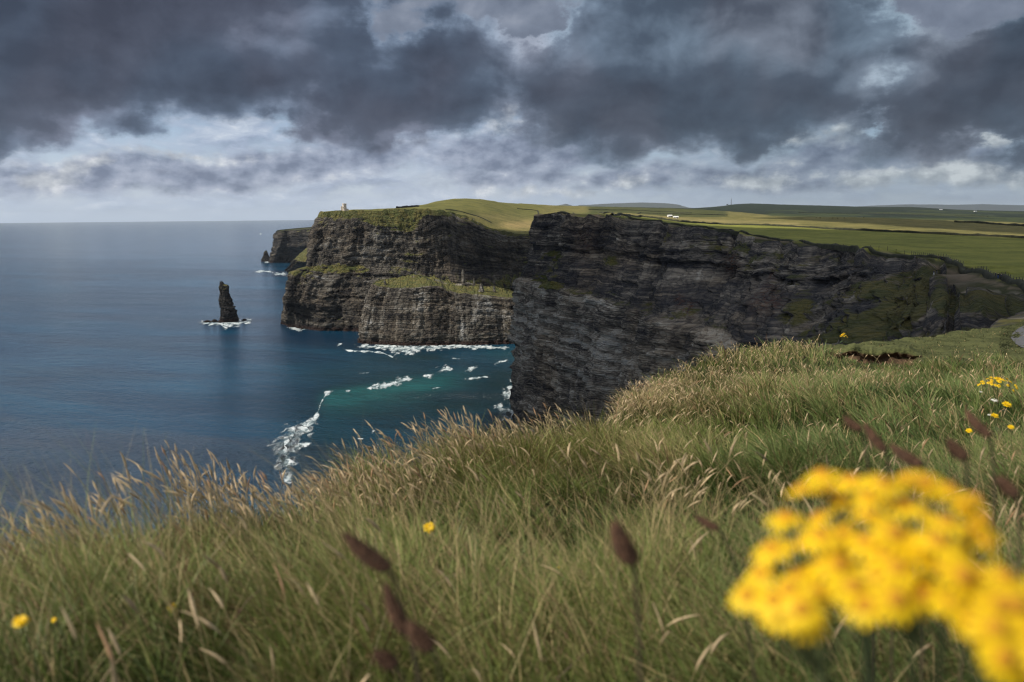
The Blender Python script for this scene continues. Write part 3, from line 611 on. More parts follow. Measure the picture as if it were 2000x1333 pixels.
def zm(x,y): # height of the meadow ground
    sh=np.shape(x); x=np.ravel(np.asarray(x,float)); y=np.ravel(np.asarray(y,float)); r=np.hypot(x,y); az=np.arctan2(x,y)
    z=fm(np.c_[x,y]/10)+.085*fbm(x/.8,y/.8,s=201,o=3)*sstep(.8,3,r)+.16*fbm(x/3.1,y/3.1,s=202,o=3)*sstep(2,8,r)*(1-.5*sstep(20,40,r))
    s_=(az-SCAR_AZ)*SCAR_R; r0=SCAR_R+.35*vn(s_*1.1,s=5)+.05*vn(s_*3,s=6)-.16*s_
    side_=sstep(1.55,1.2,np.abs(s_-.02)+.12*vn(r*3,s=8))
    dep=side_*sstep(r0-3.6,r0-1.6,r)*(1-sstep(r0,r0+.55,r))
    z=z-.95*dep+.14*side_*sstep(r0,r0+.1,r)*(1-sstep(r0+.3,r0+1.5,r))
    e=redge(az); o_=np.maximum(r-e,0); z=z-.13-.05*sstep(6,14,r); cap=np.where(az>R(36.5),.15,1.0)
    z=z-cap*np.where(o_<.9,.9*o_**2,.729+1.9*(o_-.9))
    return np.maximum(z,SEA-3).reshape(sh), dep.reshape(sh)
def mown(px,py): return (px>1570)&(py<np.interp(px,[1560,1600,1700,1780,1900,2000,2600],[664,682,708,712,704,712,700]))
azs=np.r_[np.linspace(R(-150),R(-42),60,endpoint=False),np.linspace(R(-42),R(42),520,endpoint=False),np.linspace(R(42),R(150),60)]
uu=np.r_[np.linspace(0,.88,300,endpoint=False),np.linspace(.88,1,230)]; A_,U_=np.meshgrid(azs,uu,indexing='ij'); e=redge(A_)
RI=.25*np.exp(U_*np.log(e/.25)); so=np.r_[.1,.2,.35,.55,.8,1.1,1.5,2.2,3.5,6,10,18,32,60,102]; RO=e[:,-1:]+so[None]
RR_=np.c_[RI,RO]; A2=np.repeat(azs[:,None],RR_.shape[1],1); X2=RR_*np.sin(A2); Y2=RR_*np.cos(A2); Z2,dep=zm(X2,Y2)
G2=np.stack([X2,Y2,Z2],-1); px,py=proj(G2); mw=(mown(px,py)&(RR_>12)).astype(float)[...,None]; vis=RR_[...,None]
col=np.array([.040,.050,.017])*(1-mw)+np.array([.085,.095,.040])*mw
col=col*(1-sstep(.12,.4,dep))[...,None]+np.array([.06,.042,.028])*sstep(.12,.4,dep)[...,None]
meadow=mesh('ground',G2.reshape(-1,3),gridfaces(len(azs),RR_.shape[1],flip=False),M['turf'],col=col.reshape(-1,3),smooth=True); tag(meadow,kind='structure')
pn=meadow.data.polygons[200]; 
if pn.normal.z<0: meadow.data.flip_normals()
# gravel path that passes out of the frame on the right
def drape(name,outline,mat,c,lift=.02):
    o=np.array(outline,float); cen=o.mean(0); rows=[]
    for k in np.linspace(0,1,14): rows.append(cen+(o-cen)*k)
    G=np.stack(rows,1); x,y=G[...,0],G[...,1]; z,_=zm(x,y)
    o_=mesh(name,np.stack([x,y,z+lift],-1).reshape(-1,3),gridfaces(len(o),14),mat,col=np.tile(c,(len(o)*14,1))); 
    tag(o_,kind='structure'); return o_
def gp(px,py):
    r=ray(px,py); lo_,hi=1.,150.
    for D in np.exp(np.linspace(0,math.log(140),500)):
        p=r/np.hypot(r[0],r[1])*D
        if p[2]<zm(p[0:1],p[1:2])[0][0]: return p
    return r/np.hypot(r[0],r[1])*140
# the eroded bank: bare soil face under a turf lip
def soil_bank():
    s_=np.linspace(-1.62,1.62,150); r0=SCAR_R+.35*vn(s_*1.1,s=5)+.05*vn(s_*3,s=6)-.16*s_; az=SCAR_AZ+s_/SCAR_R; rows=[]; cs=[]
    zt,_=zm((r0+.60)*np.sin(az),(r0+.60)*np.cos(az)); end=np.clip((1.62-np.abs(s_))/.35,0,1)
    for k,(dr,dz) in enumerate(((.75,.03),(.35,.05),(.0,.03),(-.14,-.05),(-.10,-.12),(.06,-.20),(.0,-.32),(-.08,-.45),(-.04,-.60),(-.22,-.78),(-.5,-.95))):
        r_=r0+dr-.12+.07*vn(s_*6,dz*9,s=44)+.015*vn(s_*17,dz*14,s=45); z_=zt+dz*end*(1+.15*vn(s_*2.3,s=46))+.02*vn(s_*14,dz*8,s=47); rows.append(np.stack([r_*np.sin(az),r_*np.cos(az),z_],-1)); cs.append(np.tile((.085,.095,.04) if k<4 else (.105,.070,.046),(150,1)))
    o=mesh('soil_bank',np.stack(rows,1).reshape(-1,3),gridfaces(150,11,flip=True),M['turf'],col=np.stack(cs,1).reshape(-1,3)); tag(o,kind='structure')
soil_bank()
# ------------------------------------------------------------------ grass
def blades(N_,r0,r1,mode,L0,L1,wf,seed,short=False,strawp=0):
    g=np.random.default_rng(seed); az=g.uniform(R(-41),R(41),N_)
    r=g.uniform(r0,r1,N_) if mode=='u' else np.exp(g.uniform(math.log(r0),math.log(r1),N_))
    ok=r<redge(az)+.25; az=az[ok]; r=r[ok]; x=r*np.sin(az); y=r*np.cos(az)
    # gather blades into tufts
    cl=.05+.012*r; cx_=np.floor(x/cl); cy_=np.floor(y/cl); jx=_h(cx_.astype(np.int64),cy_.astype(np.int64),0*cx_.astype(np.int64),3); jy=_h(cx_.astype(np.int64),cy_.astype(np.int64),0*cx_.astype(np.int64),4)
    x=x+((cx_+jx)*cl-x)*.45; y=y+((cy_+jy)*cl-y)*.45
    z,dep=zm(x,y); px,py=proj(np.stack([x,y,z],-1)); mw=mown(px,py)&(r>12)
    keep=(dep<.15)&(mw if short else ~mw); x,y,z,r,az,px,py,jx,jy=[a[keep] for a in (x,y,z,r,az,px,py,jx,jy)]; n_=len(x)
    big=fbm(x/.9,y/.9,s=31,o=3); med=fbm(x/.28,y/.28,s=32,o=2)
    L=g.uniform(L0,L1,n_)*(1-.75*ell(px,py,1685,722,85,22)*(r>16))*(1+.50*big+.45*med+.55*(jx-.5)); w_=wf[0]+wf[1]*r; w_=w_*g.uniform(.6,1.3,n_)
    th=2.0*fbm(x/1.1,y/1.1,s=33,o=2)+2.6+g.normal(0,1.15,n_); lean=g.uniform(.25,1.35,n_)
    lx=np.cos(th)*lean-.10+.25*(jx-.5); ly=np.sin(th)*lean*.8
    fa=g.uniform(0,math.pi,n_); wx=np.cos(fa); wy=np.sin(fa)*.5
    V=np.empty((n_,8,3),np.float32)
    for k,(t,ww) in enumerate(((0,1),(.38,.95),(.72,.65),(1,.08))):
        b_=t**1.8; up=t*(1-.30*np.minimum(lean,1)*t); cx0=x+L*lx*b_*.8; cy0=y+L*ly*b_*.8; cz=z-.01+L*up
        V[:,2*k]=np.stack([cx0-wx*w_*ww/2,cy0-wy*w_*ww/2,cz],-1); V[:,2*k+1]=np.stack([cx0+wx*w_*ww/2,cy0+wy*w_*ww/2,cz],-1)
    base=(np.arange(n_)*8)[:,None]; F=np.concatenate([base+np.array([[2*k,2*k+1,2*k+3,2*k+2]]) for k in range(3)])
    L_keep=1
    straw=.09+.5*ell(px,py,930,880,170,40)+.55*ell(px,py,1290,800,170,45)+.35*ell(px,py,300,960,330,60)+.22*ell(px,py,1500,740,250,50)+.3*ell(px,py,1290,960,90,60)+.15*sstep(-.2,.6,big)
    straw=straw*(1-.75*ell(px,py,1470,865,110,28))*(1-.5*ell(px,py,1500,1150,260,200))
    if strawp: straw=np.full(n_,strawp)
    u=g.random(n_); v_=np.clip(.5+.45*big+.4*med+g.normal(0,.22,n_),0,1)[:,None]
    pal=np.array([[.032,.056,.011],[.118,.152,.032],[.235,.255,.068]]); c=np.where(v_<.5,pal[0]*(1-2*v_)+pal[1]*2*v_,pal[1]*(2-2*v_)+pal[2]*(2*v_-1))
    cool=np.clip(sstep(1250,1700,px)*.6+.3*fbm(x/1.7,y/1.7,s=41),0,1)[:,None]; c=c*(1-cool)+c*np.array([.78,.98,1.25])*cool
    if short: c=np.array([.085,.10,.040])*(0.75+.6*g.random((n_,1)))
    st_=u<straw; c[st_]=np.array([.44,.34,.165])*(0.45+.8*g.random((st_.sum(),1)))
    rd=(u>.965); c[rd]=np.array([.13,.065,.035])*(.6+.8*g.random((rd.sum(),1)))
    return V.reshape(-1,3),F,np.repeat(c,8,0)
def merge(L):
    off=0;Vs=[];Fs=[];Cs=[]
    for V,F,c in L: Vs.append(V);Fs.append(F+off);Cs.append(c);off+=len(V)
    return np.concatenate(Vs),np.concatenate(Fs),np.concatenate(Cs)
V,F,c=merge([blades(118000,.75,4.2,'u',.08,.20,(.0026,.0009),1),blades(210000,3.8,12.5,'l',.14,.28,(.0013,.00095),2),blades(22000,.8,6,'u',.20,.34,(.0014,.0003),9,strawp=.55),blades(150000,12,60,'l',.17,.34,(.0,.00085),3)])
tag(mesh('meadow_grass',V,F,M['blade'],col=c),kind='stuff')
V,F,c=blades(90000,12,75,'l',.03,.08,(.0,.0008),5,short=True)
tag(mesh('short_turf_grass',V,F,M['blade'],col=c),kind='stuff')
# ---- flowering grass: thin straw stems carrying soft seed heads
def tube(Cn,rad,k=5):
    """Cn (n,m,3) centre lines, rad (n,m): tubes"""
    n_,m_,_=Cn.shape; t=np.gradient(Cn,axis=1); t/=np.linalg.norm(t,axis=2,keepdims=True)+1e-9
    a=np.cross(t,[0.,.35,1.]); a/=np.linalg.norm(a,axis=2,keepdims=True)+1e-9; b_=np.cross(t,a)
    an=np.arange(k)/k*2*math.pi; V=Cn[:,:,None]+rad[:,:,None,None]*(np.cos(an)[None,None,:,None]*a[:,:,None]+np.sin(an)[None,None,:,None]*b_[:,:,None])
    i=np.arange(m_-1)[:,None]*k+np.arange(k)[None]; j=np.arange(m_-1)[:,None]*k+(np.arange(k)[None]+1)%k
    f=np.stack([i,j,j+k,i+k],-1).reshape(-1,4); F=(np.arange(n_)*m_*k)[:,None,None]+f[None]
    return V.reshape(-1,3),F.reshape(-1,4)
def seeding(N_,seed):
    g=np.random.default_rng(seed); az=g.uniform(R(-39),R(39),N_); r=np.exp(g.uniform(math.log(1.0),math.log(30),N_)); e=redge(az)
    # a good share stands right on the rim
    k=g.random(N_)<.24; r=np.where(k,e*g.uniform(.78,1.02,N_),r); ok=r<e+.12; az,r,e=az[ok],r[ok],e[ok]
    x,y=r*np.sin(az),r*np.cos(az); z,dep=zm(x,y); px,py=proj(np.stack([x,y,z],-1))
    w_=.10+(.12+.30*sstep(600,850,px))*sstep(.80,.95,r/e)*(px<1250)*(.5+.5*sstep(1000,300,px))+1.1*ell(px,py,930,880,130,40)+1.2*ell(px,py,1280,815,150,45)+.5*ell(px,py,350,1000,380,80)+.30*ell(px,py,1550,760,320,70)*(r>6)+.13*(r>7)
    w_*=(.5+.9*(fbm(x/.5,y/.5,s=61,o=2)>0)); w_*=np.where(r<2.2,.25,1); w_*=(1-.85*ell(px,py,1480,865,120,28))
    w_*=(1-.9*ell(px,py,1690,735,110,40)*(r>14)); keep=(g.random(len(x))<w_)&~(mown(px,py)&(r>12))&(dep<.1); x,y,z,r,px=[a[keep] for a in (x,y,z,r,px)]; n_=len(x)
    H=g.uniform(.17,.35,n_)*(1+.25*fbm(x/.7,y/.7,s=62,o=2)); hl=g.uniform(.035,.075,n_)*(1+.012*r); th=g.normal(math.pi,.9,n_); ln=g.uniform(.1,.75,n_)
    flip=(px>1150)&(g.random(n_)<.6); th=np.where(flip,g.normal(0,.7,n_),th)
    lx=np.cos(th)*ln; ly=np.sin(th)*ln*.7; T=np.array([0,.35,.7,1.0])
    def at(t,extra=0): 
        t=np.asarray(t)[None]; b_=t**1.7; return np.stack([x[:,None]+H[:,None]*lx[:,None]*b_*.75,y[:,None]+H[:,None]*ly[:,None]*b_*.75,z[:,None]+H[:,None]*(t-.22*ln[:,None]*t**2.5)],-1)
    Cn=at(T); Vs,Fs=tube(Cn,np.repeat((.0006+.00022*r)[:,None],4,1)*np.array([1,1,.9,.7]),3)
    d=Cn[:,3]-Cn[:,2]; d/=np.linalg.norm(d,axis=1,keepdims=True); s_=np.linspace(0,1,7)
    bend=g.uniform(0,.55,n_); side_=np.stack([np.sign(lx+1e-6),0*lx,-1.0+0*lx],-1)
    Hc=Cn[:,3][:,None]+hl[:,None,None]*(d[:,None]*s_[None,:,None]+(bend[:,None,None]*.5*side_[:,None])*(s_**2)[None,:,None])
    pr=np.array([.25,.75,1,.95,.8,.5,.08]); rad=(.0022+.00026*r)[:,None]*pr[None]*g.uniform(.7,1.25,n_)[:,None]*(1+.25*g.normal(size=(n_,7)))
    Vh_,Fh=tube(Hc,np.abs(rad)+.0002,6)
    cs=np.array([.42,.33,.17])*g.uniform(.6,1.2,(n_,1)); chd=np.array([.62,.47,.28])*g.uniform(.6,1.2,(n_,1)); br=g.random(n_)<.10; chd[br]*=[.75,.6,.55]
    return (Vs,Fs,np.repeat(cs,12,0)),(Vh_,Fh,np.repeat(chd,42,0))
a,b_=seeding(24000,11)
V,F,c=merge([a,b_]); tag(mesh('seeding_grass',V,F,M['head'],col=c),kind='stuff')
path=[gp(1974,662),gp(1978,652),gp(1990,644),gp(2010,634),gp(2060,628),gp(2200,640),gp(2300,665),gp(2200,690),gp(2080,690),gp(2030,686),gp(1995,680),gp(1982,672),gp(1974,662)]
M['gravel']=simple('gravel',(.085,.085,.09),.95,.25,9)
drape('path',path,M['gravel'],(.2,.2,.2))
# ------------------------------------------------------------------ flowers and seed stalks in the meadow
def gmat(name,col,**k): M[name]=simple(name,col,**k); return M[name]
gmat('petal_yellow',(.95,.62,.003),rough=.6,var=.12,scale=60,transl=.35); gmat('disc_orange',(.50,.23,.005),rough=.9,var=.3,scale=400)
gmat('stem_green',(.07,.085,.025),var=.4,scale=40); gmat('leaf_green',(.035,.060,.018),var=.4,scale=50,transl=.3)
gmat('seed_brown',(.085,.042,.022),rough=.95,var=.6,scale=300); gmat('stem_brown',(.06,.045,.022),var=.3)
gmat('petal_white',(.75,.74,.68),rough=.7,var=.1,transl=.2); gmat('disc_green',(.2,.18,.05))
def petals_mesh(name,npet,L,w_,cup,mat,seed,parent,rings=1):
    g=np.random.default_rng(seed); Vs=[];F=[]
    for rg in range(rings):
        for k in range(npet):
            a=2*math.pi*(k+.5*rg+g.uniform(-.15,.15))/npet; ca,sa=math.cos(a),math.sin(a); L_=L*g.uniform(.85,1.1)*(1-.25*rg); c_=cup+rg*.35+g.uniform(-.12,.12)
            b_=len(Vs)
            for t,ww in ((.18,.45),(.45,.95),(.75,1.0),(.93,.7),(1.0,.25)):
                for s_,zz in ((-1,.0),(0,-.08),(1,.0)):
                    r_=L_*t; z=L_*(c_*t-.35*t*t*(1 if c_<.3 else .6))+zz*w_
                    Vs.append((ca*r_-sa*s_*w_*ww/2,sa*r_+ca*s_*w_*ww/2,z))
            for i in range(4):
                for j in range(2): q_=b_+i*3+j; F.append((q_,q_+1,q_+4,q_+3))
    return mesh(name,np.array(Vs),F,mat,parent,smooth=True)
def dome_mesh(name,r,h,mat,parent,nb=7):
    Vs=[(0,0,h)];F=[];k=14
    for i in range(1,nb):
        t=i/(nb-1)*math.pi/2
        for j in range(k): a=2*math.pi*(j+.5*(i%2))/k; rr=r*math.sin(t)*(1+.10*((i+j)%2)); Vs.append((rr*math.cos(a),rr*math.sin(a),h*math.cos(t)*(1+.15*((i*7+j*3)%3-1)*.5)))
    for j in range(k): F.append((0,1+j,1+(j+1)%k))
    for i in range(nb-2):
        for j in range(k): a=1+i*k+j; b_=1+i*k+(j+1)%k; F.append((a,a+k,b_+k,b_))
    return mesh(name,np.array(Vs),F,mat,parent,smooth=True)
def curve_tube(name,paths,mat,parent,k=6):
    Vs=[];Fs=[];off=0
    for pts,rad in paths:
        pts=np.asarray(pts,float)[None]; rad=np.broadcast_to(np.asarray(rad,float),(pts.shape[1],))[None]
        V,F=tube(pts,rad,k); Vs.append(V);Fs.append(F+off);off+=len(V)
    return mesh(name,np.concatenate(Vs),np.concatenate(Fs),mat,parent,smooth=True)
def bez(a,b,c,n_=8):
    t=np.linspace(0,1,n_)[:,None]; a,b,c=map(lambda v:np.asarray(v,float),(a,b,c)); return (1-t)**2*a+2*t*(1-t)*b+t*t*c
def ragwort(loc,heads,foot,label,size=1.0,group=None,leaves=14,seed=0):
    """heads: world points of the flower heads; foot: where it grows"""
    g=np.random.default_rng(seed); root=empty('ragwort_plant',foot); tag(root,label,'flower',group); foot=np.array(foot,float)
    H=np.array(heads)-foot; top=H.mean(0); fork=np.array([top[0]*.55,top[1]*.55,top[2]*.62])
    if leaves<8: fork=np.array([top[0]*.8,top[1]*.8,top[2]-.16])
    paths=[(bez((0,0,-.02),(fork[0]*.2,fork[1]*.2,fork[2]*.6),fork,8),np.linspace(.005,.0035,8)*min(1,size*1.2))]
    nb=max(3,len(H)//9); cen=H[g.choice(len(H),nb,replace=False)].copy(); 
    for _ in range(4):
        a=((H[:,None]-cen[None])**2).sum(-1).argmin(1); cen=np.array([H[a==i].mean(0) if (a==i).any() else cen[i] for i in range(nb)])
    for i in range(nb):
        sub=cen[i]*.86+fork*.14; sub[2]=min(cen[i][2]-.035,sub[2]); paths.append((bez(fork,(fork*.35+sub*.65)*[1,1,.94],sub,7),np.linspace(.0028,.0019,7)*min(1,size*1.2)))
        for h in H[a==i]: paths.append((bez(sub,(sub+h)/2+[0,0,-.008],h-[0,0,.004],5),.0009))
    curve_tube('stem',paths,M['stem_green'],root)
    f0=None
    for i,h in enumerate(H):
        if f0 is None or i%4==0:
            fl=petals_mesh('flower_head',13,.0115*size,.0031*size,.12,M['petal_yellow'],seed+i,root); dc=dome_mesh('flower_centre',.0040*size,.0026*size,M['disc_orange'],fl); f0=(fl,dc)
        else:
            fl=f0[0].copy(); C.objects.link(fl); fl.parent=root; dc=f0[1].copy(); C.objects.link(dc); dc.parent=fl
        fl.location=h; d=h-(top-np.array([0,0,.10*size])); d/=np.linalg.norm(d); d=d+np.array([g.normal(0,.22),-.45+g.normal(0,.25),.25])
        fl.rotation_euler=Vector(d).to_track_quat('Z','Y').to_euler(); s_=g.uniform(.85,1.12); fl.scale=(s_,)*3
    for i in range(leaves):
        t=g.uniform(.25,1.0); p=fork*t+[0,0,.0]; a=g.uniform(0,6.28); L=g.uniform(.05,.10)*size; d=np.array([math.cos(a),math.sin(a),.25])
        if t>.9 and leaves>8: p=fork*(.3)+cen[i%nb]*.55
        Vs=[];F=[]; sd=np.array([-math.sin(a),math.cos(a),0])
        for k in range(9):
            u=k/8; c0=p+d*L*u+[0,0,-L*.5*u*u]; w_=L*.16*(math.sin(math.pi*min(u*1.05,1))**.6+.05)*(1.25 if k%2 else .55)
            Vs+= [c0-sd*w_,c0+[0,0,-.002],c0+sd*w_]
            if k: q_=3*k-3; F+=[(q_,q_+1,q_+4,q_+3),(q_+1,q_+2,q_+5,q_+4)]
        mesh('leaf',np.array(Vs),F,M['leaf_green'],root,smooth=True)
    return root
# the large blurred head of yellow flowers close to the lens
BIG=[(1480,1120),(1465,1165),(1530,1200),(1560,1130),(1500,1065),(1535,1010),(1580,1060),(1560,960),(1600,930),(1640,985),(1605,1010),(1665,940),(1650,1050),(1610,1100),(1700,1000),(1690,1060),(1720,950),(1770,925),(1760,985),(1745,1040),(1810,1010),(1815,940),(1860,950),(1850,1015),(1905,975),(1900,1030),(1930,1060),(1870,1075),(1800,1075),(1760,1110),(1710,1120),(1660,1150),(1600,1160),(1560,1185),(1510,1175),(1840,1120),(1805,1160),(1890,1130),(1745,1165),(1690,1180),(1925,1120),(1860,1175),(1925,1180),(1970,1130),(1990,1190),(1945,1225),(1900,1215),(1990,1260),(1960,1290),(2020,1310),(2030,1230),(2045,1160),(1540,1150),(1580,1215),(1640,1100),(1730,1085),(1785,940),(1925,1010),(1880,990),(1620,960),(2060,1290),(1830,1060),(1960,1180),(1775,1060),(1700,965),(1600,1050)]
g=np.random.default_rng(5); hp=[]
for i,(a,b_) in enumerate(BIG):
    u=(a-1700)/300; v=(b_-930)/300; D=.47-.10*max(0,v)*1.0+.05*abs(u)*.3+g.uniform(-.016,.016); hp.append(P(a+g.uniform(-7,7),b_+g.uniform(-7,7),D))
foot=P(1790,1300,.60); foot=(foot[0]+.05,foot[1]+.02,float(zm(np.array([foot[0]]),np.array([foot[1]]))[0][0]))
ragwort(None,hp,foot,'large out of focus cluster of bright yellow daisy flowers filling the lower right corner',1.02,leaves=30,seed=3)
def ground_foot(px,py,D): p=P(px,py,D); return (p[0],p[1],float(zm(p[0:1],p[1:2])[0][0]))
def cluster(px,py,D,wpx,hpx,nh,seed,label,size=1.0,group='small ragwort plants in the meadow'):
    g=np.random.default_rng(seed); H=[]
    for i in range(nh):
        a=g.uniform(0,6.28); r_=math.sqrt(g.uniform(0,1)); x_=r_*math.cos(a); y_=r_*math.sin(a); R_=wpx/2/FPX*D
        c0=P(px,py,D); H.append(c0+np.array([x_*R_,y_*R_*.8,-(r_**2)*hpx/FPX*D*.8+g.uniform(-.4,.4)*hpx/FPX*D*.3]))
    f=ground_foot(px,py,D); c=P(px,py,D); f=(f[0]+.02,f[1],min(f[2],c[2]-.12)); return ragwort(None,H,f,label,size,group,leaves=6,seed=seed)
cluster(1950,738,6.6,66,20,40,21,'flat topped orange yellow flower bush in the grass near the right edge',1.15)
cluster(1649,651,25.5,15,8,14,22,'tiny yellow flower clump on the brow below the dark slope',2.6)
def hawk(px,py,D,dia,tilt,label,kind='y',seed=0):
    f=ground_foot(px,py,D); c=P(px,py,D); f=(f[0]+.03,f[1]+.02,min(f[2],c[2]-.06)); root=empty('wildflower',f); root.scale=(1,1,1)
    tag(root,label,'flower','single wildflowers in the grass'); h=np.array(c)-f
    curve_tube('stem',[(bez((0,0,-.02),(h[0]*.2,h[1]*.3,h[2]*.7),h,7),.0011)],M['stem_green'],root)
    fl=petals_mesh('flower_head',18 if kind=='y' else 12,dia/2,dia*.13,.15,M['petal_yellow' if kind=='y' else 'petal_white'],seed,root,2 if kind=='y' else 1)
    dome_mesh('flower_centre',dia*.13,dia*.08,M['petal_yellow' if kind=='y' else 'disc_green'],fl); fl.location=h
    fl.rotation_euler=(R(tilt),R(8*((seed%3)-1)),0)
for a in ((838,1030,1.95,.032,38,'lone yellow dandelion like flower in the middle of the green grass','y'),(335,1187,1.7,.021,50,'small yellow flower low in the grass left of centre','y'),
  (40,1213,1.25,.023,20,'larger yellow flower seen edge on at the left border','y'),(105,1211,1.5,.010,40,'tiny yellow bud just right of the edge on yellow flower','y'),(1090,1107,2.1,.012,30,'tiny orange yellow floret in the grass between the two brown seed heads','y'),
  (1967,790,5.2,.055,20,'yellow flower under the orange yellow bush at the right','y'),(1943,812,4.9,.045,15,'small yellow flower below the white flower at the right','y'),(1893,841,4.2,.03,20,'small orange flower beside the brown stalk at the right','y'),(1975,834,4.2,.03,25,'faint orange flower lowest at the right border','y'),
  (1942,781,5.4,.042,15,'white flower below the orange yellow bush','w'),(1916,765,6,.022,15,'tiny white flower left of the larger white one','w'),(1932,810,5,.018,15,'tiny white floret beside the small yellow flower at the right','w')):
    hawk(*a[:5],a[5],a[6],seed=int(a[0]))
# dark plantain heads
def plantain(pts,D,foot,rad,label,seed):
    """pts: head from base (lower) to tip; foot: pixel direction the stalk comes from"""
    p0=P(*pts[0],D); p1=P(*pts[1],D*1.02); f=P(foot[0],foot[1],D*1.08); fz_=float(zm(f[0:1],f[1:2])[0][0]); f=np.array([f[0],f[1],fz_])
    root=empty('plantain',f); tag(root,label,'seed stalk','brown plantain seed stalks close to the camera'); a=p0-f; b_=p1-f
    mid=P((pts[0][0]*.5+foot[0]*.5),(pts[0][1]*.5+foot[1]*.5),D*1.04)-f
    curve_tube('stem',[(bez((0,0,-.02),mid,a,12),.0016)],M['stem_brown'],root)
    g=np.random.default_rng(seed); L=np.linalg.norm(b_-a); m_=30; s_=np.linspace(0,1,m_)[:,None]; perp=np.cross(b_-a,[0,1,0]); perp/=np.linalg.norm(perp)
    cen=a+(b_-a)*s_+perp*np.sin(s_*math.pi)*L*.05; d=(b_-a)/L; e1=perp; e2=np.cross(d,e1); k=18; Vs=[]
    for i in range(m_):
        u=i/(m_-1); r_=rad*max(.04,(math.sin(math.pi*min(1,u*.93+.07))**.45)*(1-.32*u))
        for j in range(k):
            t=2*math.pi*(j+.5*(i%2))/k; rr=r_*(1+(.20 if (i+j)%2 else -.10)+g.uniform(-.08,.08)); Vs.append(cen[i]+rr*(math.cos(t)*e1+math.sin(t)*e2))
    F=[(i*k+j,i*k+(j+1)%k,(i+1)*k+(j+1)%k,(i+1)*k+j) for i in range(m_-1) for j in range(k)]+[tuple(range(k))[::-1],tuple((m_-1)*k+j for j in range(k))]
    for q_ in range(260):
        i=g.integers(1,m_-1); j=g.integers(0,k); v=np.array(Vs[i*k+j]); nn=v-cen[i]; nn/=np.linalg.norm(nn)+1e-9; tg=np.cross(nn,d)*.00035; e_=v+nn*g.uniform(.0015,.0035)+d*g.uniform(-.001,.002)
        Vs+=[v-tg,v+tg,e_]; F.append((len(Vs)-3,len(Vs)-2,len(Vs)-1))
    mesh('seed_head',np.array(Vs),F,M['seed_brown'],root)
for a in ((((760,1112),(670,1040)),.75,(900,1330),.0088,'dark brown seed head leaning left, highest of those left of centre'),
 (((797,1240),(752,1138)),.72,(880,1333),.0075,'long dark brown seed head in the lower centre left, second from the top'),
 (((845,1268),(795,1212)),.66,(930,1380),.0085,'thick brown seed head at the lower end of the left group'),
 (((775,1300),(728,1272)),.62,(860,1400),.0072,'short dark seed head, lowest of the left group'),
 (((1238,1102),(1198,1016)),.62,(1285,1333),.0092,'upright fat brown seed head on a bent stalk right of centre'),
 (((1402,1032),(1356,1006)),.95,(1560,1180),.0052,'small brown seed head pointing left beside the yellow cluster'),
 (((1680,840),(1648,813)),1.15,(1760,930),.0062,'leftmost of the brown seed heads above the yellow cluster'),
 (((1728,880),(1688,826)),1.1,(1790,960),.0066,'second brown seed head above the yellow cluster'),
 (((1800,908),(1738,868)),1.0,(1850,960),.0068,'brown seed head nearly lying on top of the yellow cluster'),
 (((1932,852),(1886,800)),1.15,(1990,950),.0062,'highest brown seed head at the right, leaning left'),
 (((1886,896),(1850,858)),.9,(1930,960),.0072,'blurred brown seed head between cluster top and right border'),
 (((1985,968),(1948,930)),.9,(2040,1040),.0068,'brown seed head just right of the yellow cluster at the border')):
    plantain(*a,seed=int(a[2][0]))
# ------------------------------------------------------------------ foam on the water
def foam(pts,seed,under=False):
    """pts: photo position and width in pixels, laid on the sea surface"""
    pts=np.array(pts,float); seg=np.r_[0,np.cumsum(np.hypot(*np.diff(pts[:,:2],axis=0).T))]; n_=max(12,int(seg[-1]*.8)); s_=np.linspace(0,seg[-1],n_)
    x=np.interp(s_,seg,pts[:,0]); y=np.interp(s_,seg,pts[:,1]); w_=np.interp(s_,seg,pts[:,2])*1.7*(1+.6*fbm(s_/9,s=seed,o=3)); vert=np.interp(s_,seg,pts[:,3]) if pts.shape[1]>3 else 0*s_
    x=x+fbm(s_/14,s=seed+3,o=3)*w_*.35; y=y+fbm(s_/14,s=seed+4,o=3)*w_*.18
    tx,ty=np.gradient(x),np.gradient(y); L=np.hypot(tx,ty)+1e-6; nx,ny=-ty/L,tx/L; V=[];E=[]
    for k in np.linspace(-1,1,9):
        V.append(Q(x+nx*w_*k*.9,y+ny*w_*k*.9,SEA+.35+.002*seed)); E.append(np.full(n_,1-abs(k)**1.6)*np.clip(np.minimum(s_,seg[-1]-s_)/min(14,seg[-1]*.4),.0,1))
    V=np.stack(V,1); return V.reshape(-1,3),gridfaces(n_,9),np.stack(E,1).ravel()
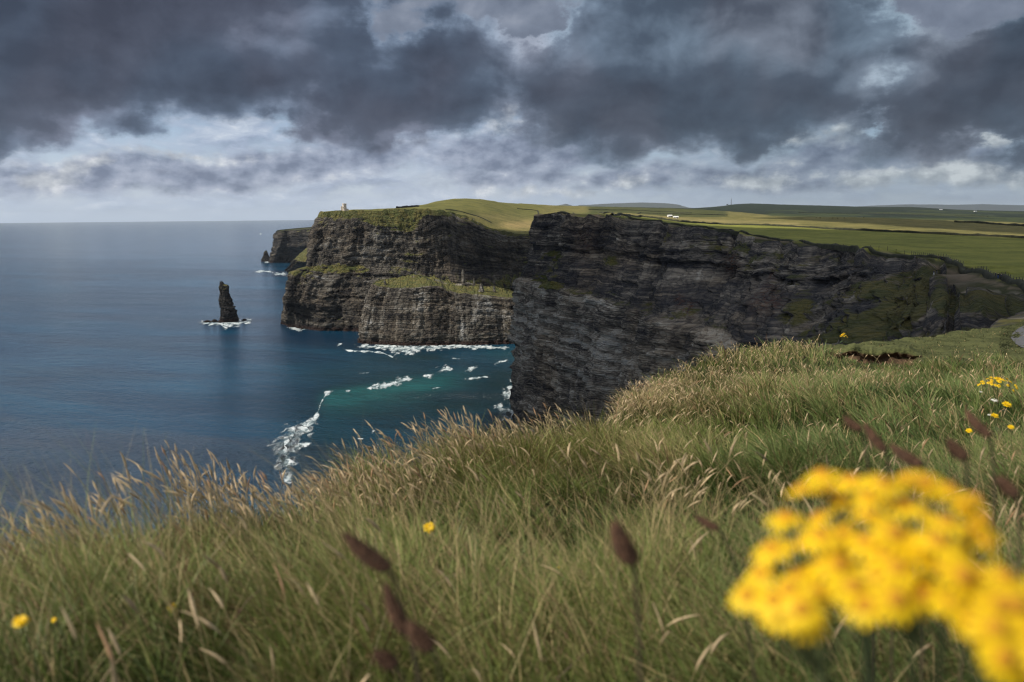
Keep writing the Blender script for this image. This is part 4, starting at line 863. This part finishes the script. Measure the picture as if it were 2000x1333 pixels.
FO=[[(655,763,2),(645,766,5),(636,772,6),(631,780,3),(626,790,1.2),(622,803,2),(616,815,4),(605,828,9),(592,842,13),(582,853,13),(574,862,14)],
 [(618,862,2),(600,867,4),(580,868,9),(560,871,14),(545,873,17),(532,874,10)],[(560,872,14),(548,890,18),(541,905,15),(533,915,6)],[(560,925,8),(552,938,13),(551,950,6)],
 [(708,762,3),(730,756,5),(752,754,5),(775,748,7),(795,741,6),(810,738,2)],[(820,738,2),(850,733,3)],[(672,764,1.5),(688,762,1.5)],
 [(690,676,3),(720,677,5),(760,679,7),(800,681,7),(840,679,5),(880,676,5),(930,678,4),(1000,679,3)],[(770,681,4),(800,686,6),(815,688,3)],
 [(668,680,2),(680,686,2),(700,686,1.5),(725,687,1.5),(748,690,2),(762,696,2.5),(776,703,2.5)],[(655,676,1.5),(672,670,1)],
 [(385,631,2),(410,632,4),(440,633,6),(470,630,5),(500,624,2.5)],[(558,639,3),(585,642,3),(620,642,2.5),(650,645,1.5)],
 [(900,728,2),(920,722,3.5),(938,716,2)],[(958,712,2),(980,707,3),(1000,702,2)],[(990,688,3),(1010,686,4)],[(855,724,4),(875,721,6),(890,722,2)],[(880,700,1.5),(905,702,1.5)],
 [(975,776,5),(990,772,9),(1003,766,10)],[(962,790,3),(980,800,8),(996,812,14),(1004,828,14)],[(990,850,14),(1005,858,20),(1030,864,16)],[(995,745,3),(1006,742,5)],[(985,757,3),(1004,756,5)],
 [(492,532,2),(515,530,2.4),(540,532,2)],[(530,535,1.5),(550,536,3),(566,533,4)],[(512,513,1.5),(530,512,2)],[(504,457,1.2),(513,458,1)],[(725,845,1.5),(736,840,1)],[(697,857,1),(712,858,1)],[(700,730,1.2),(730,727,1.2)],[(840,760,1),(870,756,1)],[(905,742,2),(960,734,2.5)]]
Vs=[];Fs=[];Es=[];off=0
for i,f_ in enumerate(FO):
    V,F,E=foam(f_,i); Vs.append(V);Fs.append(F+off);Es.append(E);off+=len(V)
tag(mesh('sea_foam',np.concatenate(Vs),np.concatenate(Fs),M['foam'],attrs={'edge':np.concatenate(Es)}),kind='stuff')
# ------------------------------------------------------------------ rock towers
def pillar(name,loc,secs,mat,label,cat,seed,nu=60,nv=110,ax=(1,0),group=None,amp=1.0,lay=3.0,pale=0.0):
    """secs: (height, centre x, centre y, half width, half depth)"""
    S=np.array(secs,float); hz_=np.linspace(0,S[-1,0],nv); c=[np.interp(hz_,S[:,0],S[:,k]) for k in range(1,5)]
    a=np.arange(nu)/nu*2*math.pi; A,Hh=np.meshgrid(a,hz_,indexing='ij'); ca,sa=np.cos(A),np.sin(A)
    sq=1/(np.abs(ca)**3.2+np.abs(sa)**3.2)**(1/3.2)
    lid_=np.floor(Hh/lay+.4*vn(A*1.3,s=seed)).astype(np.int64); st_=(_h(lid_,lid_*0,lid_*0,seed)-.5)*.22
    d=1+(st_+.16*fbm(ca*2,sa*2,Hh/14,s=seed+1,o=4)+.07*np.round(fbm(ca*5,sa*5,Hh/4,s=seed+2,o=2)*2))*amp
    X=c[0][None]+ca*sq*c[2][None]*d; Y=c[1][None]+sa*sq*c[3][None]*d; Zz=Hh+fbm(ca*3,sa*3,s=seed+4,o=3)*S[-1,0]*.05*(Hh/S[-1,0])**3
    V=np.stack([X,Y,Zz],-1).reshape(-1,3); V=np.r_[V,[[c[0][-1],c[1][-1],S[-1,0]*.99]]]
    i=np.arange(nu)[:,None]*nv+np.arange(nv-1)[None]; j=((np.arange(nu)[:,None]+1)%nu)*nv+np.arange(nv-1)[None]; F=np.stack([i,j,j+1,i+1],-1).reshape(-1,4).tolist()
    F+=[(k*nv+nv-1,((k+1)%nu)*nv+nv-1,len(V)-1) for k in range(nu)]
    at={'along':np.r_[(A*10).ravel(),0],'strat':np.r_[Hh.ravel()*1.2,0],'moss':np.r_[(-.25+.5*(Hh/S[-1,0]>.8)).ravel(),0],'rust':np.zeros(len(V)),'pale':np.r_[(.5*(fbm(ca,sa,Hh/9,s=9)>.4)-.2-.6*(Hh<22)*(pale==0)+pale).ravel(),0]}
    o=mesh(name,V,F,mat,attrs=at); o.location=loc; tag(o,label,cat,group); return o
b0=Q(450,629,SEA); Ds=float(np.hypot(b0[0],b0[1])); u=Ds/FPX
stk=pillar('sea_stack',tuple(b0),[(-4,-4*u,0,20*u,14*u),(2*u,-2*u,0,17*u,13*u),(6*u,-1*u,0,14.5*u,11*u),(14*u,-1.5*u,0,12.5*u,11*u),(22*u,-2*u,0,13.5*u,11*u),(28*u,-2.5*u,0,13.5*u,10*u),(29.5*u,-4.5*u,0,11*u,8*u),(36*u,-5.5*u,0,10.5*u,8*u),(38*u,-6.5*u,0,9*u,8*u),(50*u,-7*u,0,8*u,7*u),(64*u,-8*u,0,7.2*u,6*u),(68*u,-8.5*u,0,7*u,5*u),(69*u,-11.5*u,0,3.6*u,4*u),(74*u,-12.5*u,0,2.4*u,3*u)],M['rockfar'],'tall dark jagged rock stack standing alone in the open sea','sea stack',31,amp=1.15,lay=5.5)
tag(stk,group=None)
for (px_,py_,wx_,hz2) in ((404,630,9,4),(418,629,6,5),(476,627,5,4)):
    q_=Q(px_,py_,SEA); pillar('sea_rock',tuple(q_),[(-4,0,0,wx_*u,5*u),(0,0,0,wx_*u,5*u),(hz2*.5*u,1,0,wx_*.6*u,4*u),(hz2*u,1,0,wx_*.2*u,1.5*u)],M['rockfar'],{404:'low flat wet rock left of the sea stack, farther one',418:'low wet rock touching the left foot of the sea stack',476:'small wet rock right of the sea stack in foam'}[px_],'rock',int(px_),nu=28,nv=16,amp=1.3,group='wet rocks at the foot of the sea stack')
qf=Q(521,511,SEA); uf=float(np.hypot(qf[0],qf[1]))/FPX
pillar('sea_stack',tuple(qf),[(-4,0,0,9*uf,9*uf),(5*uf,0,0,8*uf,8*uf),(9*uf,-1*uf,0,5*uf,6*uf),(17*uf,-1*uf,0,3.2*uf,4*uf),(20*uf,0,0,1*uf,2*uf)],M['rockfar'],'small dark rock stack at the foot of the farthest headland','sea stack',41,nu=36,nv=40,lay=14)
qs_=Q(562,636,SEA); us=float(np.hypot(qs_[0],qs_[1]))/FPX
qs2=P(561,600,1400.); pillar('rock_pinnacle',(qs2[0]-2,qs2[1],qs2[2]-6),[(0,2,0,3*us,3*us),(10*us,0,0,2.6*us,2.6*us),(18*us,-.5*us,0,1.8*us,2*us),(22*us,-.5*us,0,2.4*us,2*us),(28*us,0,0,1.2*us,1.4*us)],M['rockfar'],'knobbly rock pinnacle clinging to the left edge of the headland','rock',52,nu=26,nv=40)
for px_,py_,h_,w_,D_,lb in ((905,553,25,4.5,1300,'tall thin rock pinnacle on the grassy terrace'),(926,557,13,3,1295,'short rock pinnacle just right of the tall one on the terrace'),(812,538,8,1.6,1300,'slim rock spike on the crest of the grassy terrace'),(940,566,12,5,1250,'broken pale rock lump at the right of the terrace'),(752,556,8,3,1250,'small rock lump at the left end of the terrace'),(965,568,9,3,1260,'stubby rock spike at the right end of the terrace')):
    p_=P(px_,py_,D_); uu_=D_/FPX; pillar('rock_pinnacle',(p_[0],p_[1],p_[2]-4*uu_),[(0,0,0,w_*1.2*uu_,w_*uu_*1.2),(4*uu_,0,0,w_*.8*uu_,w_*.8*uu_),((4+h_*.45)*uu_,.3*uu_,0,w_*.6*uu_,w_*.6*uu_),((4+h_*.8)*uu_,-.2*uu_,0,w_*.62*uu_,w_*.6*uu_),((4+h_)*uu_,0,0,w_*.3*uu_,w_*.35*uu_)],M['rockfar'],lb,'rock',int(px_),nu=24,nv=34,lay=2.2,pale=1.3)
# ------------------------------------------------------------------ buildings
def boxm(name,x0,x1,y0,y1,z0,z1,mat,parent=None,bev=.0,top=None):
    t=top if top else (x0,x1,y0,y1)
    V=[(x0,y0,z0),(x1,y0,z0),(x1,y1,z0),(x0,y1,z0),(t[0],t[2],z1),(t[1],t[2],z1),(t[1],t[3],z1),(t[0],t[3],z1)]
    return mesh(name,V,[(0,3,2,1),(4,5,6,7),(0,1,5,4),(1,2,6,5),(2,3,7,6),(3,0,4,7)],mat,parent)
M['wall_stone']=simple('tower_stone',(.62,.54,.45),.9,.3,.9); M['dark']=simple('dark_opening',(.02,.02,.022),.8,.2)
M['whitewall']=simple('white_render',(.8,.8,.79),.8,.08,.6); M['greyroof']=simple('slate_roof',(.42,.43,.44),.6,.2,1.5)
def cyl(name,r0,r1,h,mat,parent,z=0,loc=(0,0),k=28,cren=0):
    prof=[(r0,0),(r0*.98,.05*h),(r0*.98-(r0*.98-r1)*.85,.86*h),(r1*1.08,.88*h),(r1*1.10,.93*h),(r1*1.04,h)]
    V=[];F=[]
    for i,(r_,zz) in enumerate(prof):
        for j in range(k): a=2*math.pi*j/k; V.append((loc[0]+r_*math.cos(a),loc[1]+r_*math.sin(a),z+zz+(cren*((j//2)%2) if i==len(prof)-1 else 0)))
    for i in range(len(prof)-1):
        for j in range(k): F.append((i*k+j,i*k+(j+1)%k,(i+1)*k+(j+1)%k,(i+1)*k+j))
    b_=len(V); V+=[(loc[0]+.8*r1*math.cos(2*math.pi*j/k),loc[1]+.8*r1*math.sin(2*math.pi*j/k),z+h) for j in range(k)]+[(loc[0]+.8*r1*math.cos(2*math.pi*j/k),loc[1]+.8*r1*math.sin(2*math.pi*j/k),z+h-.8) for j in range(k)]
    t=(len(prof)-1)*k
    for j in range(k): j2=(j+1)%k; F+=[(t+j,t+j2,b_+j2,b_+j),(b_+j,b_+j2,b_+k+j2,b_+k+j)]
    F.append(tuple(b_+k+j for j in range(k)))
    return mesh(name,V,F,mat,parent)
tp=onland(673,411.5) or Vector(P(673,411.5,1440)); tp=Vector((P(673,412,1452)[0],P(673,412,1452)[1],drop(P(673,412,1452)[0],P(673,412,1452)[1])-.6))
tw=empty('stone_tower',tp); tag(tw,'pale round stone lookout tower on top of the far green headland','tower')
mt=cyl('wall',3.9,3.5,12.5,M['wall_stone'],tw,cren=.7); cyl('turret',1.5,1.4,8.0,M['wall_stone'],tw,loc=(-5.0,-.8),k=16)
boxm('low_wall',3.0,7.0,-1.5,1.5,0,3.6,M['wall_stone'],tw,top=(3.0,6.6,-1.4,1.4))
for x_,y_,z_ in ((1.3,-3.66,8.2),(1.3,-3.76,3.4),(-1.6,-3.5,5.8)):
    f=boxm('window',x_-.45,x_+.45,y_-.18,y_+.3,z_-.9,z_+.9,M['dark'],tw); boxm('sill',x_-.6,x_+.6,y_-.28,y_+.1,z_-1.15,z_-.93,M['wall_stone'],f)
def shed(px,py,D,wx,wy,h,rz,label,cat='building',wall='whitewall',roof='whitewall',group=None,name='farm_building'):
    p_=onland(px,py); 
    if p_ is None or abs(math.hypot(p_.x,p_.y)-D)>D*.5: q_=P(px,py,D); p_=Vector((q_[0],q_[1],drop(q_[0],q_[1])))
    root=empty(name,(p_.x,p_.y,p_.z-.4),R(rz)); tag(root,label,cat,group)
    x_,y_=wx/2,wy/2; V=[(-x_,-y_,0),(x_,-y_,0),(x_,y_,0),(-x_,y_,0),(-x_,-y_,h),(x_,-y_,h),(x_,y_,h),(-x_,y_,h),(-x_,0,h+wy*.25),(x_,0,h+wy*.25)]
    mesh('wall',V,[(0,1,5,4),(2,3,7,6),(1,2,6,9,5),(3,0,4,8,7)],M[wall],root)
    o_=.35; r_=[(-x_-o_,-y_-o_,h-.12),(x_+o_,-y_-o_,h-.12),(x_+o_,0,h+wy*.25+.08),(-x_-o_,0,h+wy*.25+.08),(x_+o_,y_+o_,h-.12),(-x_-o_,y_+o_,h-.12)]; r2=[(a,b_,c_+.22) for a,b_,c_ in r_]
    mesh('roof',r_+r2,[(0,1,2,3),(3,2,4,5),(6,9,8,7),(9,11,10,8),(0,6,7,1),(5,4,10,11),(1,7,8,2),(2,8,10,4),(0,3,9,6),(3,5,11,9)],M[roof],root)
    for k in (-.5,0.25): boxm('window',x_*k-.5,x_*k+.5,-y_-.06,-y_+.1,1.0,2.1,M['dark'],root)
    boxm('door',x_*.65-.5,x_*.65+.5,-y_-.06,-y_+.1,0,2.1,M['dark'],root)
    return root
shed(1308,424.5,900,6.0,4,2.3,8,'white building, left one of the pair beyond the cliff top field'); shed(1320,426.5,880,6.5,4,1.9,-4,'white building, right one of the pair beyond the cliff top field')
for i,(a,b_,D_) in enumerate(((1838,410.5,6100),(1905,414,5600))):
    shed(a,b_,D_,17,8,3.6,10*i,['white cottage on the rise of the dark far hill','white farmhouse in the middle of the far dark farmland','small pale house at the left end of the dark hill','white cottage farthest right in the dark farmland'][i],group='cottages in the far farmland',roof='greyroof')
# mast on the far hill
q_=P(1428,401,6200); mz=drop(q_[0],q_[1]); M['steel']=simple('mast_steel',(.12,.12,.13),.5,.1,metal=.4)
ms=empty('radio_mast',(q_[0],q_[1],mz-1)); tag(ms,'thin tall radio mast on the crest of the dark far hill','mast')
mp=[]; Hm=46
for sx_,sy_ in ((1,1),(-1,1),(-1,-1),(1,-1)): mp.append((np.array([(2.2*sx_,2.2*sy_,0),(1.0*sx_,1.0*sy_,Hm*.6),(.5*sx_,.5*sy_,Hm)]),.5))
for k in range(12): z_=k*Hm/12; w_=2.2-1.7*k/12; mp.append((np.array([(-w_,-w_,z_),(w_,-w_,z_+Hm/12)]),.25)); mp.append((np.array([(w_,w_,z_),(-w_,w_,z_+Hm/12)]),.25))
curve_tube('lattice',mp,M['steel'],ms,4); curve_tube('antenna',[(np.array([(0,0,Hm),(0,0,Hm+9)]),.35)],M['steel'],ms,5); boxm('hut',-34,-22,-4,4,0,6,M['dark'],ms)
# dark bunker like wall on the tower hill
q_=[onland(a,b_) or Vector(P(a,b_,1640)) for a,b_ in ((775,407.3),(792,406),(806,405),(818,404))]
def wallrun(name,pts,h,t,mat,label,cat,seed,res=6.0,group=None,hv=.25):
    pts=np.array([[p[0],p[1]] for p in pts]); seg=np.r_[0,np.cumsum(np.hypot(*np.diff(pts,axis=0).T))]; n_=max(6,int(seg[-1]/res)); s_=np.linspace(0,seg[-1],n_); x=np.interp(s_,seg,pts[:,0])+fbm(s_/30,s=seed)*.8; y=np.interp(s_,seg,pts[:,1])
    z=np.array([drop(a,b_) for a,b_ in zip(x,y)]); tx,ty=np.gradient(x),np.gradient(y); L=np.hypot(tx,ty)+1e-9; nx,ny=-ty/L,tx/L
    hh=h*(1+hv*fbm(s_/res/1.5,s=seed+1,o=3)); prof=[(-1,-1.2),(-.95,.35),(-.7,.95),(0,1.05),(.7,.95),(.95,.35),(1,-1.2)]
    V=np.stack([np.stack([x+nx*t*a*(1+.15*vn(s_/res,b_*3,s=seed)),y+ny*t*a,z+hh*b_*(1+.06*vn(s_/res*2,a*2,s=seed+3))],-1) for a,b_ in prof],1)
    o=mesh(name,V.reshape(-1,3),gridfaces(n_,len(prof)),mat); tag(o,label,cat,group); return o
wallrun('stone_wall',q_,3.4,2.0,M['dark'],'dark ruined wall left of the green hilltop behind the tower','wall',3,res=4)
FX=[1190,1230,1330,1500,1580,1700,1850,1925,2000,2120]; FY=[424.5,427,441,467,477,490,510,535,562,585]
fp=[onland(a,b_) for a,b_ in zip(FX,FY)]; fp=[p for p in fp if p]
M['bank']=simple('earth_bank',(.028,.030,.014),.95,.5,.35)
wallrun('field_wall',fp,1.15,.9,M['bank'],'dark earth and stone bank along the cliff path, nearest the cliff edge','wall',5,res=2.5)
WX=[1195,1250,1330,1400,1500,1600,1700,1850,2000,2200]; WY=[421.5,423.5,434.5,438,441,446.5,452,459,466,474]
fp2=[onland(a,b_) for a,b_ in zip(WX,WY)]; fp2=[p for p in fp2 if p]
wallrun('field_wall',fp2,1.8,1.2,M['bank'],'dark stone field wall between the bright green field and the tan pasture','wall',6,res=5)
fp3=[onland(a,b_) or Vector(P(a,b_,1330)) for a,b_ in ((1865,434.5),(1930,438),(2000,442.5),(2100,448))]
wallrun('field_wall',fp3,2.6,1.5,M['bank'],'dark hedge line on the far crest of the pasture at the right','hedge',8,res=6)
fp4=[onland(a,b_) for a,b_ in ((1000,456.5),(1020,457),(1039,457.5))]; fp4=[p for p in fp4 if p]
if len(fp4)>1: wallrun('stone_wall',fp4,1.6,.8,M['wall_stone'],'pale stone flag wall along the far cliff edge by the visitor path','wall',9,res=2)
fp5=[onland(a,b_) for a,b_ in ((1120,417),(1180,418),(1250,416),(1330,419),(1420,421))]; fp5=[p for p in fp5 if p]
if len(fp5)>1: wallrun('field_wall',fp5,1.8,1.5,M['bank'],'thin dark wall across the lit fields beyond the cliff top','wall',12,res=8)
for i,(pts_,lb_) in enumerate(((((1150,410),(1220,411),(1300,414),(1350,417)),'faint wall high on the olive slope left of the white buildings'),(((1010,408),(1050,412),(1090,418),(1110,421)),'thin wall running down the sunlit slope behind the cliff tip'),(((1560,416),(1680,417),(1800,420),(1930,424)),'long hedge across the dark farmland below the far hill'),(((870,410),(900,414),(935,424),(960,436)),'thin wall curving over the green hill behind the tower headland'))):
    f_=[onland(a,b_) for a,b_ in pts_]; f_=[p for p in f_ if p]
    if len(f_)>2: wallrun('field_wall',f_,1.6+.8*(i==2),1.3,M['bank'],lb_,'wall',20+i,res=9)
# post and wire fence on the bank
M['post']=simple('fence_post',(.07,.06,.05),.9,.3)
fpt=np.array([[p.x,p.y] for p in [onland(a,b_) for a,b_ in ((1700,488),(1780,498.5),(1850,508.5),(1925,533),(1965,547),(2000,560),(2060,573))] if p]); seg=np.r_[0,np.cumsum(np.hypot(*np.diff(fpt,axis=0).T))]
n_=min(90,int(seg[-1]/3.4)); s_=np.linspace(0,seg[-1],n_); fx=np.interp(s_,seg,fpt[:,0]); fy=np.interp(s_,seg,fpt[:,1]); fzv=np.array([drop(a,b_) for a,b_ in zip(fx,fy)])
fe=empty('wire_fence',(fx[0],fy[0],fzv[0])); tag(fe,'low post and wire fence along the bank beside the cliff path','fence')
post=None
for a,b_,c_ in zip(fx,fy,fzv):
    if post is None: post=curve_tube('post',[(np.array([(0,0,-.4),(0,0,.9),(.02,0,1.9)]),.09)],M['post'],fe,6); pp=post
    else: pp=post.copy(); C.objects.link(pp); pp.parent=fe
    pp.location=(a-fx[0],b_-fy[0],c_-fzv[0]); pp.rotation_euler=(R(random.uniform(-4,4)),R(random.uniform(-4,4)),0)
for h_ in (1.0,1.4,1.75): curve_tube('wire',[(np.stack([fx-fx[0],fy-fy[0],fzv-fzv[0]+h_],-1),.02)],M['steel'],fe,3)
# ------------------------------------------------------------------ walkers on the cliff path
def skin(name,verts,edges,rad,mat,parent=None,sub=1):
    me=bpy.data.meshes.new(name); me.from_pydata(verts,edges,[]); o=bpy.data.objects.new(name,me); C.objects.link(o); o.parent=parent
    md=o.modifiers.new('skin','SKIN'); md.use_smooth_shade=True
    for v,r_ in zip(me.skin_vertices[0].data,rad): v.radius=(r_,r_) if not isinstance(r_,tuple) else r_
    me.skin_vertices[0].data[0].use_root=True
    o.modifiers.new('sub','SUBSURF').levels=sub; o.modifiers['sub'].render_levels=sub; me.materials.append(mat); return o
M['skin']=simple('skin',(.45,.28,.2),.6,.05)
cloth={'navy':(.015,.03,.09),'black':(.012,.012,.014),'red':(.35,.03,.03),'white':(.7,.7,.7),'grey':(.12,.12,.13),'blue':(.04,.10,.28),'olive':(.06,.06,.03),'pink':(.5,.2,.25)}
for k,v in cloth.items(): M['cloth_'+k]=simple('cloth_'+k,v,.85,.15,8)
M['hair']=simple('hair',(.03,.02,.015),.7,.3,60)
def person(loc,rz,jacket,trousers,label,stride=.16,group='walkers on the cliff path',sit=False,scale=1.0):
    root=empty('person',loc,rz,scale); tag(root,label,'person',group)
    hy=stride
    V=[(0,0,.92),(0,0,1.1),(0,.01,1.3),(0,.01,1.43),(0,.0,1.52),(0,-.02,1.62),(0,-.01,1.72), (.10,0,.88),(.11,-hy*.6,.48),(.11,-hy,.08),(.11,-hy-.12,.04), (-.10,0,.88),(-.11,hy*.3,.48),(-.11,hy,.08),(-.11,hy-.12,.04),
       (.19,.01,1.40),(.25,hy*.4,1.14),(.26,hy*.4-.08,.90),(.26,hy*.4-.12,.80),(-.19,.01,1.40),(-.25,-hy*.4,1.14),(-.26,-hy*.4-.08,.90),(-.26,-hy*.4-.12,.80)]
    E=[(0,1),(1,2),(2,3),(3,4),(4,5),(5,6),(0,7),(7,8),(8,9),(9,10),(0,11),(11,12),(12,13),(13,14),(3,15),(15,16),(16,17),(17,18),(3,19),(19,20),(20,21),(21,22)]
    rd=[.12,.12,.14,.10,.05,.085,.075,.085,.06,.042,.035,.085,.06,.042,.035,.055,.042,.034,.03,.055,.042,.034,.03]
    skin('body',V,E,rd,M['skin'],root)
    skin('jacket',[V[0],V[1],V[2],V[3],V[15],V[16],(V[17][0],V[17][1],V[17][2]+.02),V[19],V[20],(V[21][0],V[21][1],V[21][2]+.02)],[(0,1),(1,2),(2,3),(3,4),(4,5),(5,6),(3,7),(7,8),(8,9)],[.16,.155,.17,.125,.078,.062,.05,.078,.062,.05],M['cloth_'+jacket],root)
    skin('trousers',[V[0],V[7],V[8],V[9],V[11],V[12],V[13]],[(0,1),(1,2),(2,3),(0,4),(4,5),(5,6)],[.135,.105,.078,.062,.105,.078,.062],M['cloth_'+trousers],root)
    skin('hair',[(0,.02,1.66),(0,.01,1.74)],[(0,1)],[.092,.07],M['hair'],root)
    return root
PE=[(1824,531,'navy','white','person in navy jacket and pale trousers on the worn ground, left of a pair',30),(1829.5,531,'black','grey','person in dark clothes at the right of the pair on the worn ground',200),
 (1832,508.5,'black','grey','leftmost dark walker on the bank above the worn ground',80),(1839.5,509.5,'black','navy','dark walker second from left on the bank above the worn ground',100),
 (1858,514.5,'navy','grey','walker in a blue jacket on the bank, middle of the group above the path',120),(1864.5,516,'grey','black','walker in grey just right of the blue jacket on the bank',60),(1869,517,'white','grey','pale dressed walker at the right end of the group on the bank',60),
 (1898,531,'olive','black','lone walker in olive brown beside the bank right of the worn ground',90),
 (1944,543,'navy','black','taller dark walker, left of the three near the right edge of the bank',90),(1949,545,'black','blue','dark walker, middle of the three near the right edge',110),(1955,547,'navy','black','walker right of the three near the right edge of the bank',60),
 (1647,483,'black','black','single dark walker halfway along the cliff path',90),(1569,475.5,'black','grey','left one of the two dark walkers on the path before the long dark cliff',90),(1574,476,'navy','black','right one of the two dark walkers on the path before the long dark cliff',70),(1417,454.5,'grey','black','tiny walker on the path where it bends towards the headland nose',70)]
for a,b_,j,t,lb,rz in PE:
    p_=onland(a,b_+.5)
    if not p_:
        best=None
        for D_ in np.arange(200,400,2.0):
            q_=P(a,b_,D_); h_=BV.ray_cast(Vector((q_[0],q_[1],900)),Vector((0,0,-1)))[0]
            if h_ is not None:
                e_=abs(float(proj(np.array(h_))[1])-b_)
                if best is None or e_<best[0]: best=(e_,h_)
        p_=best[1] if best else None
    if p_: person((p_.x,p_.y,p_.z-.02),R(rz),j,t,lb,scale=1.0)
NP=[(1168,'white','navy','the leftmost of the crowd on the far cliff tip, in white'),(1173.5,'pink','black','in pink near the left of the crowd on the far cliff tip'),(1178,'black','grey','in black third from left on the far cliff tip'),(1184,'navy','black','in navy on the far cliff tip left of the gap'),(1192,'red','black','in red on the far cliff tip in the middle of the crowd'),(1200,'white','grey','in white right of the red jacket on the far cliff tip'),(1205,'grey','navy','in grey with navy trousers on the far cliff tip'),(1212,'white','black','in white and black on the far cliff tip right half'),(1217,'black','black','all in black second from right on the far cliff tip'),(1223,'blue','grey','rightmost of the crowd on the far cliff tip, in blue')]
for i,(a,j,t,lb) in enumerate(NP):
    q_=P(a,423.3+(a-1168)*.03,1); dd=None
    for D_ in np.arange(600,700,1.5):
        if BV.ray_cast(Vector((q_[0]*D_,q_[1]*D_,900)),Vector((0,0,-1)))[0] is not None: dd=D_+2.5+(i*37%9)*.9; break
    if dd: person((q_[0]*dd,q_[1]*dd,drop(q_[0]*dd,q_[1]*dd)),R(40*i),j,t,'tiny figure '+lb,group='walkers on the far cliff tip')
TPL=[(702,412),(722,411),(728,411),(735,410.8),(742,410.5),(1008,452),(1018,453),(1026,453.5)]
for i,(a,b_) in enumerate(TPL):
    p_=onland(a,b_)
    if p_: person((p_.x,p_.y,p_.z),R(33*i),['black','navy','grey','white','red','black','white','navy'][i],'black','tiny walker '+['nearest right of the round tower','in navy on the tower headland skyline','in grey on the tower headland skyline','in white on the tower headland skyline','in red, last of the row right of the tower','left on the sunlit path behind the dark cliff tip','in white on the sunlit path behind the dark cliff tip','right on the sunlit path behind the dark cliff tip'][i],group='walkers on the tower headland')
# ------------------------------------------------------------------ cattle on the pasture crest
M['cow']=simple('cow_hide',(.025,.018,.014),.8,.4,3)
CV=[(0,0,1.05),(0,.55,1.08),(0,-.6,1.1),(0,-.85,1.2),(0,-1.1,1.05),(0,-1.45,.75),(.22,.6,.75),(.22,.65,.45),(.22,.6,.05),(-.22,.6,.75),(-.22,.65,.45),(-.22,.6,.05),(.2,-.6,.7),(.2,-.6,.4),(.2,-.6,.05),(-.2,-.6,.7),(-.2,-.58,.4),(-.2,-.6,.05),(0,.8,1.1),(0,.9,.6)]
CE=[(0,1),(0,2),(2,3),(3,4),(4,5),(1,6),(6,7),(7,8),(1,9),(9,10),(10,11),(2,12),(12,13),(13,14),(2,15),(15,16),(16,17),(1,18),(18,19)]
CR=[.38,.36,.36,.2,.16,.11,.17,.09,.07,.17,.09,.07,.14,.08,.07,.14,.08,.07,.05,.03]
c0=None
for i,(a,b_) in enumerate(((1594,427),(1602,427),(1626,427.5),(1636,427.8),(1649,427.2),(1687,425.8))):
    p_=onland(a,b_) or None
    if not p_: continue
    if c0 is None: c0=skin('cow',CV,CE,CR,M['cow']); cw=c0
    else: cw=c0.copy(); C.objects.link(cw)
    cw.location=(p_.x,p_.y,p_.z); cw.rotation_euler=(0,0,R([80,-95,60,100,-70,85][i])); tag(cw,'dark cow on the pasture crest, '+['leftmost of the herd','second from the left, close to the first','third from the left','fourth from the left beside the third','fifth from the left, a little apart','far right, alone'][i],'cow','cattle grazing on the pasture crest')
# ------------------------------------------------------------------ unseen clouds added out of view, placed and sized to shade the land
M['shade_cloud']=simple('shade_cloud_white',(.8,.8,.82),1.0,.05,.002)
def shade_cloud(gx_,gy_,rx,ry,alt,seed):
    c=Vector((gx_,gy_,-60))+SUNDIR*((alt+60)/SUNDIR.z); nu,nv=96,40
    a=np.linspace(0,2*math.pi,nu); b_=np.linspace(-math.pi/2,math.pi/2,nv); A,B=np.meshgrid(a,b_,indexing='ij')
    ux,uy,uz=np.cos(A)*np.cos(B),np.sin(A)*np.cos(B),np.sin(B)
    d=1+.22*fbm(ux*2.2,uy*2.2,uz*2.2,s=seed,o=5)
    V=np.stack([c.x+ux*d*rx,c.y+uy*d*ry,c.z+np.where(uz>0,uz*130,uz*45)*d],-1)
    o=mesh('shade_cloud',V.reshape(-1,3),gridfaces(nu,nv),M['shade_cloud'],smooth=True); tag(o,kind='structure')
shade_cloud(135,475,330,335,1250,1)
shade_cloud(1060,1080,600,760,1250,7)
shade_cloud(5,1365,115,88,1250,12)
HAZE=1.3e-5
# ------------------------------------------------------------------ haze
m,n,out=material('haze')
pv=n.new('ShaderNodeVolumePrincipled',{'Color':(.76,.87,1.0,1),'Density':HAZE,'Anisotropy':0.1})
n.t.links.new(pv.outputs[0],out.inputs['Volume'])
x,y0,y1,z0,z1=60000,-300,60000,SEA-6,520
Vh=[(-x,y0,z0),(x,y0,z0),(x,y1,z0),(-x,y1,z0),(-x,y0,z1),(x,y0,z1),(x,y1,z1),(-x,y1,z1)]
hz=mesh('haze',Vh,[(0,3,2,1),(4,5,6,7),(0,1,5,4),(1,2,6,5),(2,3,7,6),(3,0,4,7)],m); tag(hz,kind='stuff')
